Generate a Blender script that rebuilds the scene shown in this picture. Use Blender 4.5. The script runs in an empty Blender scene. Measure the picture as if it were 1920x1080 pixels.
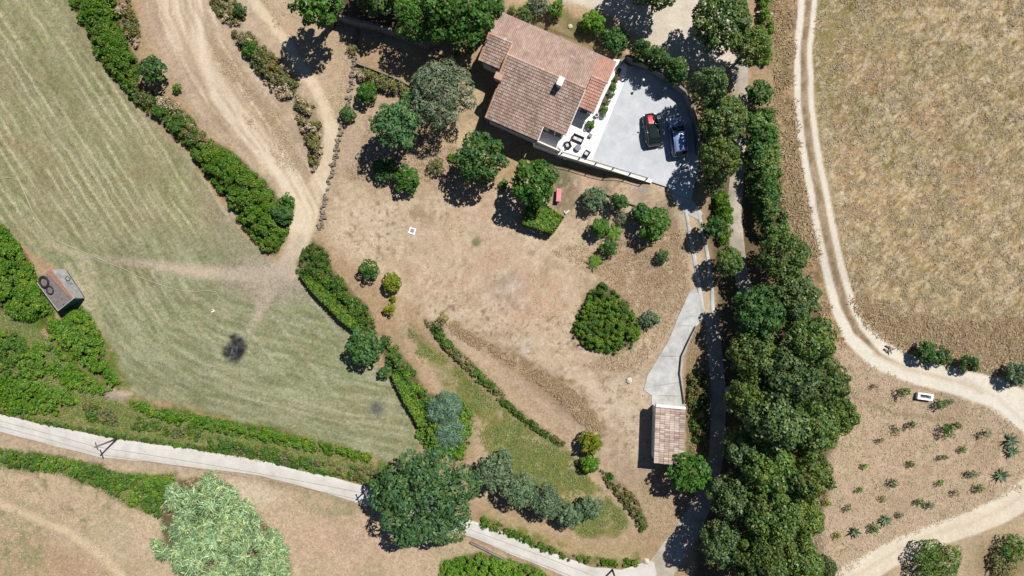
import bpy, math, random
import numpy as np
from mathutils import Vector, Matrix
random.seed(7)
sc = bpy.context.scene
COL = sc.collection

# ------------------------------------------------------------------ camera, light, exposure
S = 15.5          # photo pixels per metre on the datum plane
HC = 82.0         # height of the drone
cd = bpy.data.cameras.new('camera'); cam = bpy.data.objects.new('camera', cd); COL.objects.link(cam)
cam.location = (0, 0, HC); cam.rotation_euler = (0, 0, 0)
cd.sensor_width = 36; cd.lens = 36 * HC / (1920 / S); cd.clip_end = 3000; cd.clip_start = 1
sc.camera = cam
SUN_EL, SUN_AZ = math.radians(57), math.radians(45)      # azimuth from +Y towards +X
sdir = Vector((math.sin(SUN_AZ) * math.cos(SUN_EL), math.cos(SUN_AZ) * math.cos(SUN_EL), math.sin(SUN_EL)))
ld = bpy.data.lights.new('sun', 'SUN'); ld.energy = 5.0; ld.angle = math.radians(0.53); ld.color = (1, 0.955, 0.89)
sun = bpy.data.objects.new('sun', ld); COL.objects.link(sun)
sun.rotation_euler = sdir.to_track_quat('Z', 'Y').to_euler(); sun.location = (60, 60, 90)
w = bpy.data.worlds.new('World'); sc.world = w; w.use_nodes = True
nt = w.node_tree; bg = nt.nodes['Background']
sky = nt.nodes.new('ShaderNodeTexSky'); sky.sky_type = 'NISHITA'; sky.sun_disc = False
sky.sun_elevation = SUN_EL; sky.sun_rotation = SUN_AZ
nt.links.new(sky.outputs[0], bg.inputs[0]); bg.inputs[1].default_value = 0.05
sky.air_density = 0.8; sky.dust_density = 0.2; sky.ozone_density = 4.0
vs = sc.view_settings; vs.view_transform = 'Standard'; vs.look = 'None'; vs.gamma = 1; vs.use_curve_mapping = False
vs.exposure = 0.36
KEXP = 1.76       # brightness of a sunlit horizontal white surface under this light, used to choose albedos
sc.cycles.max_bounces = 6; sc.cycles.diffuse_bounces = 3; sc.cycles.transparent_max_bounces = 4
try: sc.cycles.use_denoising = True
except Exception: pass

# ------------------------------------------------------------------ helpers
def lin(c):
    c = np.asarray(c, float) / 255.0
    return np.where(c <= 0.04045, c / 12.92, ((c + 0.055) / 1.055) ** 2.4)
def alb(r, g, b):
    return np.minimum(lin((r, g, b)) / KEXP, 0.85)
_tab = np.random.RandomState(11).rand(256, 256)
def vn(x, y, seed=0):
    x = np.asarray(x, float) + seed * 17.31; y = np.asarray(y, float) + seed * 9.77
    ix = np.floor(x).astype(int); iy = np.floor(y).astype(int); fx = x - ix; fy = y - iy
    fx = fx * fx * (3 - 2 * fx); fy = fy * fy * (3 - 2 * fy)
    a = _tab[ix & 255, iy & 255]; b = _tab[(ix + 1) & 255, iy & 255]
    c = _tab[ix & 255, (iy + 1) & 255]; d = _tab[(ix + 1) & 255, (iy + 1) & 255]
    return (a * (1 - fx) + b * fx) * (1 - fy) + (c * (1 - fx) + d * fx) * fy
def fbm(x, y, scale, seed=0, octv=4):
    s = 0; a = 1; t = 0; x = np.asarray(x, float) / scale; y = np.asarray(y, float) / scale
    for k in range(octv):
        s = s + a * vn(x, y, seed + k * 3); t += a; a *= 0.55; x = x * 2.03; y = y * 2.03
    return s / t
def sstep(a, b, x):
    t = np.clip((np.asarray(x, float) - a) / (b - a), 0, 1); return t * t * (3 - 2 * t)
def sdf(poly, X, Y):
    """signed distance to a polygon, negative inside"""
    d = np.full(np.shape(X), 1e12); inside = np.zeros(np.shape(X), bool); n = len(poly)
    for i in range(n):
        ax, ay = poly[i]; bx, by = poly[(i + 1) % n]
        ex, ey = bx - ax, by - ay; wx, wy = X - ax, Y - ay
        t = np.clip((wx * ex + wy * ey) / (ex * ex + ey * ey + 1e-9), 0, 1)
        d = np.minimum(d, (wx - ex * t) ** 2 + (wy - ey * t) ** 2)
        c = ((ay <= Y) & (by > Y)) | ((by <= Y) & (ay > Y))
        if ey != 0: inside ^= c & (X < ax + (Y - ay) / ey * ex)
    d = np.sqrt(d); return np.where(inside, -d, d)
def ldist(line, X, Y):
    """distance to a polyline and parameter along it (0..n-1)"""
    d = np.full(np.shape(X), 1e12); par = np.zeros(np.shape(X))
    for i in range(len(line) - 1):
        ax, ay = line[i][:2]; bx, by = line[i + 1][:2]
        ex, ey = bx - ax, by - ay; wx, wy = X - ax, Y - ay
        t = np.clip((wx * ex + wy * ey) / (ex * ex + ey * ey + 1e-9), 0, 1)
        q = (wx - ex * t) ** 2 + (wy - ey * t) ** 2
        par = np.where(q < d, i + t, par); d = np.minimum(d, q)
    return np.sqrt(d), par
# heights of the land (photo x, photo y, metres)
CP = np.array([(0,0,.6),(300,0,.8),(500,60,1.0),(0,300,.2),(0,600,-.4),(0,800,-1),(300,300,.3),(300,600,-.4),(300,800,-1),(0,1080,-1.2),
 (300,1080,-1.1),(560,400,.1),(560,700,-.5),(560,900,-1),(600,1080,-1),(600,150,.7),(700,60,1.2),(800,60,1.6),(900,40,1.9),(960,0,2.0),
 (760,230,.7),(870,180,1.2),(900,250,.3),(980,300,0),(1100,340,.5),(1180,350,1.3),(1230,350,1.95),(1290,350,1.95),(900,400,0),(1050,420,0),(1240,430,.9),
 (1290,420,1.4),(1300,500,.7),(1310,580,.3),(760,420,0),(760,560,0),(900,560,0),(1050,560,0),(1150,500,.3),(1200,600,.2),(1250,700,0),(1250,850,0),
 (1340,700,0),(1340,850,-.2),(900,700,-.6),(800,700,-.8),(1000,800,-.9),(1000,650,0),(1100,720,0),(1100,900,-1),(1240,980,-.7),(1180,1060,-1),(900,1000,-1.1),
 (800,900,-1),(1050,1080,-1.2),(1060,40,2.0),(1200,60,2.1),(1340,120,2.1),(1340,250,1.9),(1390,400,1.4),(1420,600,.8),(1440,800,.4),(1440,1000,.2),
 (1500,100,2.2),(1700,100,2.4),(1900,100,2.5),(1600,400,1.8),(1900,400,2.0),(1620,640,1.2),(1900,700,1.3),(1600,850,.6),(1900,950,.6),(1700,1060,.4)], float)
def hgt(px, py):
    px = np.asarray(px, float); py = np.asarray(py, float)
    num = 0; den = 0
    for x, y, h in CP:
        wgt = 1.0 / (((px - x) ** 2 + (py - y) ** 2) / 2500.0 + 0.25) ** 2
        num = num + wgt * h; den = den + wgt
    h = num / den
    h = h + (fbm(px, py, 60, 5, 3) - .5) * .22
    d = COURT_D(px, py)
    return np.where(d < 6, np.minimum(h, 1.8), h)
COURT = [(1172,113),(1215,130),(1255,152),(1284,180),(1302,225),(1310,285),(1309,322),(1300,346),(1262,353),(1222,341),(1053,291),(1040,283),(1055,240),(1085,175),(1150,120)]
HOUSEP = [(931,22),(1160,114),(1060,298),(910,232),(893,112)]
def COURT_D(px, py):
    return np.minimum(sdf(COURT, px, py), sdf(HOUSEP, px, py))
def P(px, py, z=0.0):
    k = (1 - z / HC) / S
    return Vector(((px - 960) * k, (540 - py) * k, z))
def G(px, py, dz=0.0):
    return P(px, py, float(hgt(px, py)) + dz)
def m2(x, y, z=0):       # world -> photo pixel
    k = S / (1 - z / HC); return 960 + x * k, 540 - y * k

def link(o, parent=None):
    COL.objects.link(o)
    if parent is not None: o.parent = parent
    return o
def tag(o, label=None, cat=None, group=None, kind=None):
    if label: o['label'] = label
    if cat: o['category'] = cat
    if group: o['group'] = group
    if kind: o['kind'] = kind
    return o
def empty(name, loc, rz=0, label=None, cat=None, group=None):
    o = bpy.data.objects.new(name, None); COL.objects.link(o); o.location = loc; o.rotation_euler = (0, 0, rz)
    o.empty_display_size = .3
    bpy.context.view_layer.update() if False else None
    return tag(o, label, cat, group)
class MB:
    """collects simple solids and links them as ONE mesh object"""
    def __init__(s): s.v = []; s.f = []
    def add(s, vs, fs):
        n = len(s.v); s.v += [tuple(v) for v in vs]; s.f += [tuple(i + n for i in f) for f in fs]; return s
    def box(s, c, size, rz=0, tilt=None):
        x, y, z = size[0] / 2, size[1] / 2, size[2] / 2
        vs = [Vector((i * x, j * y, k * z)) for k in (-1, 1) for j in (-1, 1) for i in (-1, 1)]
        M = Matrix.Rotation(rz, 3, 'Z')
        if tilt: M = M @ Matrix.Rotation(tilt[1], 3, tilt[0])
        return s.add([M @ v + Vector(c) for v in vs], [(0,2,3,1),(4,5,7,6),(0,1,5,4),(2,6,7,3),(0,4,6,2),(1,3,7,5)])
    def bbox(s, c, size, rz=0, b=.02):
        """box with chamfered top edge"""
        x, y, z = size[0] / 2, size[1] / 2, size[2]
        M = Matrix.Rotation(rz, 3, 'Z'); vs = []
        for (ins, zz) in ((b, 0), (0, b), (0, z - b), (b, z)):
            for (i, j) in ((-1,-1),(1,-1),(1,1),(-1,1)):
                vs.append(M @ Vector((i * (x - ins), j * (y - ins), zz)) + Vector(c))
        fs = [(3,2,1,0),(12,13,14,15)]
        for k in range(3):
            for a in range(4):
                b2 = (a + 1) % 4; fs.append((k*4+a, k*4+b2, k*4+4+b2, k*4+4+a))
        return s.add(vs, fs)
    def prism(s, pts, z0, z1):
        """pts: world xy list (any winding); z1 may be list"""
        n = len(pts); A = sum(pts[i][0]*pts[(i+1)%n][1]-pts[(i+1)%n][0]*pts[i][1] for i in range(n))
        pts = list(pts); zt = list(z1) if isinstance(z1, (list, tuple)) else [z1]*n
        if A < 0: pts = pts[::-1]; zt = zt[::-1]
        vs = [(p[0], p[1], z0) for p in pts] + [(p[0], p[1], zt[i]) for i, p in enumerate(pts)]
        fs = [tuple(range(n))[::-1], tuple(range(n, 2*n))] + [(i, (i+1)%n, n+(i+1)%n, n+i) for i in range(n)]
        return s.add(vs, fs)
    def tube(s, pts, radii, seg=7, cap=True):
        pts = [Vector(p) for p in pts]; vs = []; fs = []
        if not isinstance(radii, (list, tuple)): radii = [radii]*len(pts)
        for i, p in enumerate(pts):
            t = (pts[min(i+1, len(pts)-1)] - pts[max(i-1, 0)]).normalized()
            a = t.cross(Vector((0,0,1)));
            if a.length < .05: a = Vector((1,0,0))
            a.normalize(); b = t.cross(a)
            for k in range(seg):
                th = 2*math.pi*k/seg; vs.append(p + (a*math.cos(th) + b*math.sin(th))*radii[i])
        for i in range(len(pts)-1):
            for k in range(seg):
                k2 = (k+1)%seg; fs.append((i*seg+k, i*seg+k2, (i+1)*seg+k2, (i+1)*seg+k))
        if cap: fs += [tuple(range(seg))[::-1], tuple(range((len(pts)-1)*seg, len(pts)*seg))]
        return s.add(vs, fs)
    def torus(s, c, R, r, n=20, m=8, tilt=None, squash=1):
        M = tilt or Matrix.Identity(3); vs = []; fs = []
        for i in range(n):
            a = 2*math.pi*i/n
            for j in range(m):
                b = 2*math.pi*j/m
                vs.append(M @ Vector(((R+r*math.cos(b))*math.cos(a), (R+r*math.cos(b))*math.sin(a), r*squash*math.sin(b))) + Vector(c))
        for i in range(n):
            for j in range(m):
                fs.append((i*m+j, ((i+1)%n)*m+j, ((i+1)%n)*m+(j+1)%m, i*m+(j+1)%m))
        return s.add(vs, fs)
    def lathe(s, c, prof, seg=14, M=None):
        vs = []; fs = []; M = M or Matrix.Identity(3)
        for (r, z) in prof:
            for k in range(seg):
                a = 2*math.pi*k/seg; vs.append(M @ Vector((r*math.cos(a), r*math.sin(a), z)) + Vector(c))
        for i in range(len(prof)-1):
            for k in range(seg):
                k2 = (k+1)%seg; fs.append((i*seg+k, i*seg+k2, (i+1)*seg+k2, (i+1)*seg+k))
        fs += [tuple(range(seg))[::-1], tuple(range((len(prof)-1)*seg, len(prof)*seg))]
        return s.add(vs, fs)
    def build(s, name, mat, parent=None, smooth=False, local=True):
        """vertices are given in the parent's local frame"""
        me = bpy.data.meshes.new(name); me.from_pydata(s.v, [], s.f); me.update()
        if mat: me.materials.append(mat)
        if smooth: me.polygons.foreach_set('use_smooth', [True]*len(me.polygons))
        o = bpy.data.objects.new(name, me); return link(o, parent)
def quads_mesh(name, V, mat):
    """V: (N,4,3) array -> mesh of N separate quads"""
    V = np.asarray(V, np.float32); n = V.shape[0]; me = bpy.data.meshes.new(name)
    me.vertices.add(n*4); me.vertices.foreach_set('co', V.reshape(-1))
    me.loops.add(n*4); me.loops.foreach_set('vertex_index', np.arange(n*4, dtype=np.int32))
    me.polygons.add(n); me.polygons.foreach_set('loop_start', np.arange(0, n*4, 4, dtype=np.int32))
    me.polygons.foreach_set('loop_total', np.full(n, 4, np.int32)); me.update(calc_edges=True)
    if mat: me.materials.append(mat)
    return me
def tris_mesh(name, V, mat):
    V = np.asarray(V, np.float32); n = V.shape[0]; me = bpy.data.meshes.new(name)
    me.vertices.add(n*3); me.vertices.foreach_set('co', V.reshape(-1))
    me.loops.add(n*3); me.loops.foreach_set('vertex_index', np.arange(n*3, dtype=np.int32))
    me.polygons.add(n); me.polygons.foreach_set('loop_start', np.arange(0, n*3, 3, dtype=np.int32))
    me.polygons.foreach_set('loop_total', np.full(n, 3, np.int32)); me.update(calc_edges=True)
    if mat: me.materials.append(mat)
    return me

# ------------------------------------------------------------------ materials
def newmat(name):
    m = bpy.data.materials.new(name); m.use_nodes = True; n = m.node_tree
    return m, n, n.nodes['Principled BSDF'], n.nodes['Material Output']
def c4(c): return (float(c[0]), float(c[1]), float(c[2]), 1)
def mat_plain(name, c, rough=.7, spec=.3, metal=0, var=.18, scale=3.0, bump=.0, coat=0, seed=0, dirt=None, stain=0):
    m, n, b, out = newmat(name); L = n.links
    tc = n.nodes.new('ShaderNodeTexCoord'); nz = n.nodes.new('ShaderNodeTexNoise')
    nz.inputs['Scale'].default_value = scale; nz.inputs['Detail'].default_value = 6; nz.inputs['Roughness'].default_value = .65
    L.new(tc.outputs['Object'], nz.inputs['Vector'])
    r = n.nodes.new('ShaderNodeValToRGB'); r.color_ramp.elements[0].position = .3; r.color_ramp.elements[1].position = .72
    d = np.asarray(dirt if dirt is not None else np.asarray(c) * (1 - var)); e = np.minimum(np.asarray(c) * (1 + var * .6), .9)
    r.color_ramp.elements[0].color = c4(d); r.color_ramp.elements[1].color = c4(e)
    L.new(nz.outputs['Fac'], r.inputs[0]); src = r.outputs[0]
    if stain:
        ns = n.nodes.new('ShaderNodeTexNoise'); ns.inputs['Scale'].default_value = .55; ns.inputs['Detail'].default_value = 9; ns.inputs['Roughness'].default_value = .72; ns.inputs['Distortion'].default_value = .6
        L.new(tc.outputs['Object'], ns.inputs['Vector']); ms_ = n.nodes.new('ShaderNodeMapRange'); ms_.inputs[1].default_value = .50; ms_.inputs[2].default_value = .74; ms_.inputs[3].default_value = 1; ms_.inputs[4].default_value = 1 - stain
        L.new(ns.outputs['Fac'], ms_.inputs[0]); vm = n.nodes.new('ShaderNodeVectorMath'); vm.operation = 'SCALE'; L.new(src, vm.inputs[0]); L.new(ms_.outputs[0], vm.inputs['Scale']); src = vm.outputs[0]
    L.new(src, b.inputs['Base Color'])
    b.inputs['Roughness'].default_value = rough; b.inputs['Specular IOR Level'].default_value = spec; b.inputs['Metallic'].default_value = metal
    if coat: b.inputs['Coat Weight'].default_value = coat; b.inputs['Coat Roughness'].default_value = .05
    if bump:
        nb = n.nodes.new('ShaderNodeTexNoise'); nb.inputs['Scale'].default_value = scale * 5; nb.inputs['Detail'].default_value = 5
        L.new(tc.outputs['Object'], nb.inputs['Vector']); bp = n.nodes.new('ShaderNodeBump'); bp.inputs['Strength'].default_value = bump; bp.inputs['Distance'].default_value = .05
        L.new(nb.outputs['Fac'], bp.inputs['Height']); L.new(bp.outputs[0], b.inputs['Normal'])
    return m
def mat_leaf(name, cols, trans=.25, rough=.55, spec=.25, objvar=.25, hue=1.0):
    """foliage: colour differs leaf by leaf and a little plant by plant"""
    m, n, b, out = newmat(name); L = n.links
    g = n.nodes.new('ShaderNodeNewGeometry'); r = n.nodes.new('ShaderNodeValToRGB')
    els = r.color_ramp.elements
    while len(els) < len(cols): els.new(.5)
    for i, c in enumerate(cols):
        els[i].position = i / (len(cols) - 1); els[i].color = c4(c)
    L.new(g.outputs['Random Per Island'], r.inputs[0])
    tc = n.nodes.new('ShaderNodeTexCoord'); nz = n.nodes.new('ShaderNodeTexNoise'); nz.inputs['Scale'].default_value = .55; nz.inputs['Detail'].default_value = 3
    L.new(tc.outputs['Object'], nz.inputs['Vector'])
    oi = n.nodes.new('ShaderNodeObjectInfo')
    ad = n.nodes.new('ShaderNodeMath'); ad.operation = 'ADD'; L.new(nz.outputs['Fac'], ad.inputs[0]); L.new(oi.outputs['Random'], ad.inputs[1])
    mr = n.nodes.new('ShaderNodeMapRange'); mr.inputs[1].default_value = .3; mr.inputs[2].default_value = 1.7; mr.inputs[3].default_value = 1 - objvar; mr.inputs[4].default_value = 1 + objvar
    L.new(ad.outputs[0], mr.inputs[0])
    mu = n.nodes.new('ShaderNodeVectorMath'); mu.operation = 'SCALE'; L.new(r.outputs[0], mu.inputs[0]); L.new(mr.outputs[0], mu.inputs['Scale'])
    nz2 = n.nodes.new('ShaderNodeTexNoise'); nz2.inputs['Scale'].default_value = .9; nz2.inputs['Detail'].default_value = 4; L.new(g.outputs['Position'], nz2.inputs['Vector'])
    hr = n.nodes.new('ShaderNodeMapRange'); hr.inputs[1].default_value = .38; hr.inputs[2].default_value = .66; L.new(nz2.outputs['Fac'], hr.inputs[0])
    hm = n.nodes.new('ShaderNodeMixRGB'); hm.inputs[1].default_value = (1 - .16 * hue, 1 - .03 * hue, 1 + .02 * hue, 1); hm.inputs[2].default_value = (1 + .32 * hue, 1 + .1 * hue, 1 - .22 * hue, 1); L.new(hr.outputs[0], hm.inputs[0])
    mv = n.nodes.new('ShaderNodeVectorMath'); mv.operation = 'MULTIPLY'; L.new(mu.outputs[0], mv.inputs[0]); L.new(hm.outputs[0], mv.inputs[1]); mu = mv
    L.new(mu.outputs[0], b.inputs['Base Color']); b.inputs['Roughness'].default_value = rough; b.inputs['Specular IOR Level'].default_value = spec
    tr = n.nodes.new('ShaderNodeBsdfTranslucent'); L.new(mu.outputs[0], tr.inputs[0])
    mx = n.nodes.new('ShaderNodeMixShader'); mx.inputs[0].default_value = trans
    L.new(b.outputs[0], mx.inputs[1]); L.new(tr.outputs[0], mx.inputs[2]); L.new(mx.outputs[0], out.inputs[0])
    return m
def mat_ground():
    m, n, b, out = newmat('soil_and_grass'); L = n.links
    at = n.nodes.new('ShaderNodeAttribute'); at.attribute_name = 'base'
    tc = n.nodes.new('ShaderNodeTexCoord')
    def noise(scale, det, rough):
        z = n.nodes.new('ShaderNodeTexNoise'); z.inputs['Scale'].default_value = scale; z.inputs['Detail'].default_value = det; z.inputs['Roughness'].default_value = rough
        L.new(tc.outputs['Object'], z.inputs['Vector']); return z
    def rng(src, a, b2, lo, hi):
        r = n.nodes.new('ShaderNodeMapRange'); r.inputs[1].default_value = a; r.inputs[2].default_value = b2; r.inputs[3].default_value = lo; r.inputs[4].default_value = hi
        L.new(src, r.inputs[0]); return r.outputs[0]
    n1 = noise(1.3, 8, .75); n2 = noise(3.6, 6, .75); n3 = noise(9.0, 4, .7)
    a1 = rng(n1.outputs['Fac'], .32, .68, -.22, .18); a2 = rng(n2.outputs['Fac'], .34, .66, -.34, .22); a3 = rng(n3.outputs['Fac'], .34, .66, -.22, .18)
    s1 = n.nodes.new('ShaderNodeMath'); s1.operation = 'ADD'; L.new(a1, s1.inputs[0]); L.new(a2, s1.inputs[1])
    s2 = n.nodes.new('ShaderNodeMath'); s2.operation = 'ADD'; L.new(s1.outputs[0], s2.inputs[0]); L.new(a3, s2.inputs[1])
    # contrast of the grain differs between packed earth (low) and rough grass (high): attribute 'rough'
    ra = n.nodes.new('ShaderNodeAttribute'); ra.attribute_name = 'grain'
    s3 = n.nodes.new('ShaderNodeMath'); s3.operation = 'MULTIPLY_ADD'; L.new(s2.outputs[0], s3.inputs[0]); L.new(ra.outputs['Fac'], s3.inputs[1]); s3.inputs[2].default_value = 1
    mu = n.nodes.new('ShaderNodeVectorMath'); mu.operation = 'SCALE'; L.new(at.outputs['Color'], mu.inputs[0]); L.new(s3.outputs[0], mu.inputs['Scale'])
    L.new(mu.outputs[0], b.inputs['Base Color']); b.inputs['Roughness'].default_value = .95; b.inputs['Specular IOR Level'].default_value = .1
    nb = noise(7, 6, .75); bp = n.nodes.new('ShaderNodeBump'); bp.inputs['Distance'].default_value = .12
    bs = n.nodes.new('ShaderNodeMath'); bs.operation = 'MULTIPLY'; L.new(ra.outputs['Fac'], bs.inputs[0]); bs.inputs[1].default_value = .5
    L.new(bs.outputs[0], bp.inputs['Strength']); L.new(nb.outputs['Fac'], bp.inputs['Height']); L.new(bp.outputs[0], b.inputs['Normal'])
    return m
def mat_tile(name, cols, lichen=.25, lich_col=(.62,.56,.5)):
    m, n, b, out = newmat(name); L = n.links
    g = n.nodes.new('ShaderNodeNewGeometry'); oi = n.nodes.new('ShaderNodeObjectInfo')
    ad = n.nodes.new('ShaderNodeMath'); ad.operation = 'ADD'; L.new(g.outputs['Random Per Island'], ad.inputs[0]); L.new(oi.outputs['Random'], ad.inputs[1])
    fr = n.nodes.new('ShaderNodeMath'); fr.operation = 'FRACT'; L.new(ad.outputs[0], fr.inputs[0])
    r = n.nodes.new('ShaderNodeValToRGB'); els = r.color_ramp.elements
    while len(els) < len(cols): els.new(.5)
    for i, c in enumerate(cols): els[i].position = i / (len(cols) - 1); els[i].color = c4(c)
    L.new(fr.outputs[0], r.inputs[0])
    def noise(scale, det=4):
        z = n.nodes.new('ShaderNodeTexNoise'); z.inputs['Scale'].default_value = scale; z.inputs['Detail'].default_value = det; z.inputs['Roughness'].default_value = .7
        L.new(g.outputs['Position'], z.inputs['Vector']); return z.outputs['Fac']
    mr = n.nodes.new('ShaderNodeMapRange'); mr.inputs[1].default_value = .58; mr.inputs[2].default_value = .72; L.new(noise(2.2, 6), mr.inputs[0])
    sc_ = n.nodes.new('ShaderNodeMath'); sc_.operation = 'MULTIPLY'; sc_.inputs[1].default_value = lichen * 2; L.new(mr.outputs[0], sc_.inputs[0]); sc_.use_clamp = True
    mx = n.nodes.new('ShaderNodeMixRGB'); L.new(sc_.outputs[0], mx.inputs[0]); L.new(r.outputs[0], mx.inputs[1]); mx.inputs[2].default_value = c4(lich_col)
    m2_ = n.nodes.new('ShaderNodeMapRange'); m2_.inputs[1].default_value = .3; m2_.inputs[2].default_value = .7; m2_.inputs[3].default_value = .75; m2_.inputs[4].default_value = 1.2; L.new(noise(.5, 5), m2_.inputs[0])
    mu = n.nodes.new('ShaderNodeVectorMath'); mu.operation = 'SCALE'; L.new(mx.outputs[0], mu.inputs[0]); L.new(m2_.outputs[0], mu.inputs['Scale'])
    L.new(mu.outputs[0], b.inputs['Base Color']); b.inputs['Roughness'].default_value = .85; b.inputs['Specular IOR Level'].default_value = .2
    return m

M = {}
M['ground'] = mat_ground()
M['oak'] = mat_leaf('oak_leaves', [(.052,.098,.024),(.088,.155,.036),(.14,.22,.055)], .2, .5, .35, .38)
M['oakb'] = mat_leaf('yellowish_oak_leaves', [(.066,.112,.024),(.11,.175,.038),(.17,.245,.058)], .22, .5, .35, .3)
M['oakc'] = mat_leaf('greyish_oak_leaves', [(.052,.098,.036),(.092,.155,.055),(.145,.215,.085)], .2, .5, .35, .3)
M['broad'] = mat_leaf('broad_leaves', [(.035,.105,.016),(.062,.165,.024),(.10,.225,.038)], .28)
M['mid'] = mat_leaf('mid_green_leaves', [(.032,.088,.022),(.056,.132,.034),(.088,.182,.052)], .25)
M['teal'] = mat_leaf('blue_green_leaves', [(.036,.092,.034),(.064,.142,.052),(.11,.205,.08)], .22)
M['olive'] = mat_leaf('olive_leaves', [(.06,.105,.05),(.10,.16,.08),(.165,.235,.13)], .15, .5, .3, .2, .4)
M['silver'] = mat_leaf('silver_leaves', [(.09,.13,.065),(.145,.19,.11),(.22,.27,.17)], .15, .5, .3, .2, .3)
M['yellow'] = mat_leaf('yellow_green_leaves', [(.11,.16,.012),(.19,.24,.018),(.28,.32,.03)], .3)
M['lime'] = mat_leaf('lime_leaves', [(.06,.15,.012),(.10,.22,.016),(.15,.28,.03)], .3)
M['bramble'] = mat_leaf('bramble_leaves', [(.06,.14,.014),(.10,.205,.024),(.15,.275,.036),(.205,.315,.055)], .3)
M['darkbramble'] = mat_leaf('dark_bramble_leaves', [(.042,.10,.018),(.075,.155,.026),(.125,.215,.042)], .25)
M['scrub'] = mat_leaf('dry_scrub_leaves', [(.075,.095,.03),(.12,.14,.045),(.18,.18,.07),(.26,.22,.12)], .2)
M['reed'] = mat_leaf('cane_leaves', [(.085,.15,.07),(.18,.29,.13),(.32,.44,.22),(.47,.58,.34)], .12, .45, .3, .15, .5)  # wide ramp: shade of the gaps and highlights put into the leaf colour
M['yucca'] = mat_leaf('spiky_blue_green_leaves', [(.06,.13,.075),(.11,.21,.125),(.20,.31,.21)], .1, .45, .35, .2, .2)
M['cactus'] = mat_leaf('cactus_pads', [(.045,.085,.045),(.08,.13,.07),(.16,.21,.13)], .0, .6, .3)
M['dry'] = mat_leaf('dry_grass', [(.34,.265,.175),(.42,.335,.23),(.50,.41,.29)], .05, 1, 0, .1, 0)
M['drydark'] = mat_leaf('brown_grass', [(.26,.185,.105),(.34,.255,.155),(.42,.325,.21)], .05, 1, 0, .1, 0)
M['greengrass'] = mat_leaf('green_grass', [(.10,.145,.04),(.16,.20,.065),(.25,.26,.11)], .1, 1, 0, .1, .4)
M['flower'] = mat_leaf('white_petals', [(.6,.6,.55),(.75,.75,.72)], .2)
M['bark'] = mat_plain('bark', (.12,.09,.065), .9, .1, 0, .4, 6, .4)
M['deadwood'] = mat_plain('dead_wood', (.22,.19,.16), .9, .1, 0, .3, 6, .3)
M['wall'] = mat_plain('white_render', (.62,.61,.58), .8, .2, 0, .12, 1.2, .15)
M['greywall'] = mat_plain('grey_block_wall', (.20,.19,.175), .9, .15, 0, .3, 1.5, .4)
M['stonewall'] = mat_plain('field_stone', (.21,.18,.14), .9, .15, 0, .45, 3, .5)
M['coping'] = mat_plain('white_coping', (.66,.63,.58), .75, .2, 0, .12, 2, .1)
M['white'] = mat_plain('white_paint', (.78,.77,.75), .5, .4, 0, .06, 2)
M['paving'] = mat_plain('white_paving', (.74,.74,.72), .7, .3, 0, .06, 1.2, .05)
M['gravel'] = mat_plain('pale_gravel', alb(226,231,235), .9, .15, 0, .10, .7, .35, dirt=alb(208,213,218), stain=.16)
M['concrete'] = mat_plain('concrete_drive', alb(228,229,228), .85, .2, 0, .12, .8, .2, dirt=alb(190,189,185), stain=.28)
M['lane'] = mat_plain('worn_concrete', alb(212,202,188), .9, .15, 0, .18, .5, .25, dirt=alb(176,164,146), stain=.4)
M['road'] = mat_plain('pale_worn_road', alb(240,237,231), .85, .2, 0, .07, .6, .15, dirt=alb(220,214,205), stain=.2)
M['tile_n'] = mat_tile('north_slope_tiles', [(.295,.20,.158),(.335,.235,.19),(.375,.275,.23)], .26)  # north slopes: slightly paler than the tiles of the south slopes
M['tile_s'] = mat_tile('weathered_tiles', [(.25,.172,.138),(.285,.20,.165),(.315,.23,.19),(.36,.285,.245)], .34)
M['tile_new'] = mat_tile('new_tiles', [(.36,.195,.15),(.39,.22,.17),(.42,.25,.20)], .05)
M['tile_g'] = mat_tile('garage_tiles', [(.27,.19,.155),(.35,.26,.215),(.41,.325,.28),(.47,.40,.36)], .3)
M['ridge'] = mat_tile('ridge_caps', [(.36,.22,.17),(.40,.26,.20),(.43,.31,.26)], .25)
M['verge'] = mat_tile('orange_verge_tiles', [(.38,.20,.12),(.42,.24,.155),(.42,.29,.22)], .2)
M['dark'] = mat_plain('dark_metal', (.03,.03,.032), .5, .4, .3, .1)
M['rubber'] = mat_plain('black_rubber', (.025,.024,.025), .8, .3, 0, .25, 8)
M['rattan'] = mat_plain('dark_rattan', (.04,.036,.036), .7, .3, 0, .2, 12, .3)
M['cushion'] = mat_plain('pale_cushion', (.50,.50,.53), .9, .1, 0, .1)
M['greycush'] = mat_plain('grey_cushion', (.20,.21,.23), .9, .1, 0, .1)
M['glass'] = mat_plain('car_glass', (.012,.02,.02), .04, .6, 0, .05)
M['blackpaint'] = mat_plain('black_car_paint', (.012,.013,.015), .22, .6, 0, .05, 2, coat=.8)
M['bluepaint'] = mat_plain('blue_car_paint', (.17,.25,.44), .3, .6, .1, .05, 2, coat=.6)
M['redpaint'] = mat_plain('red_car_paint', (.62,.035,.045), .3, .5, 0, .05, 2, coat=.4)
M['chrome'] = mat_plain('polished_alloy', (.6,.6,.62), .2, .5, .9, .05)
M['lamp'] = mat_plain('lamp_glass', (.7,.7,.68), .15, .5, 0, .05)
M['taillight'] = mat_plain('tail_light_red', (.35,.015,.015), .2, .5, 0, .05)
M['pink'] = mat_plain('pink_painted_wood', (.66,.20,.24), .6, .3, 0, .12, 3)
M['corr'] = mat_plain('weathered_roof_sheet', (.21,.185,.18), .85, .2, 0, .3, 2.5, .2, dirt=(.13,.105,.10))
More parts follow.
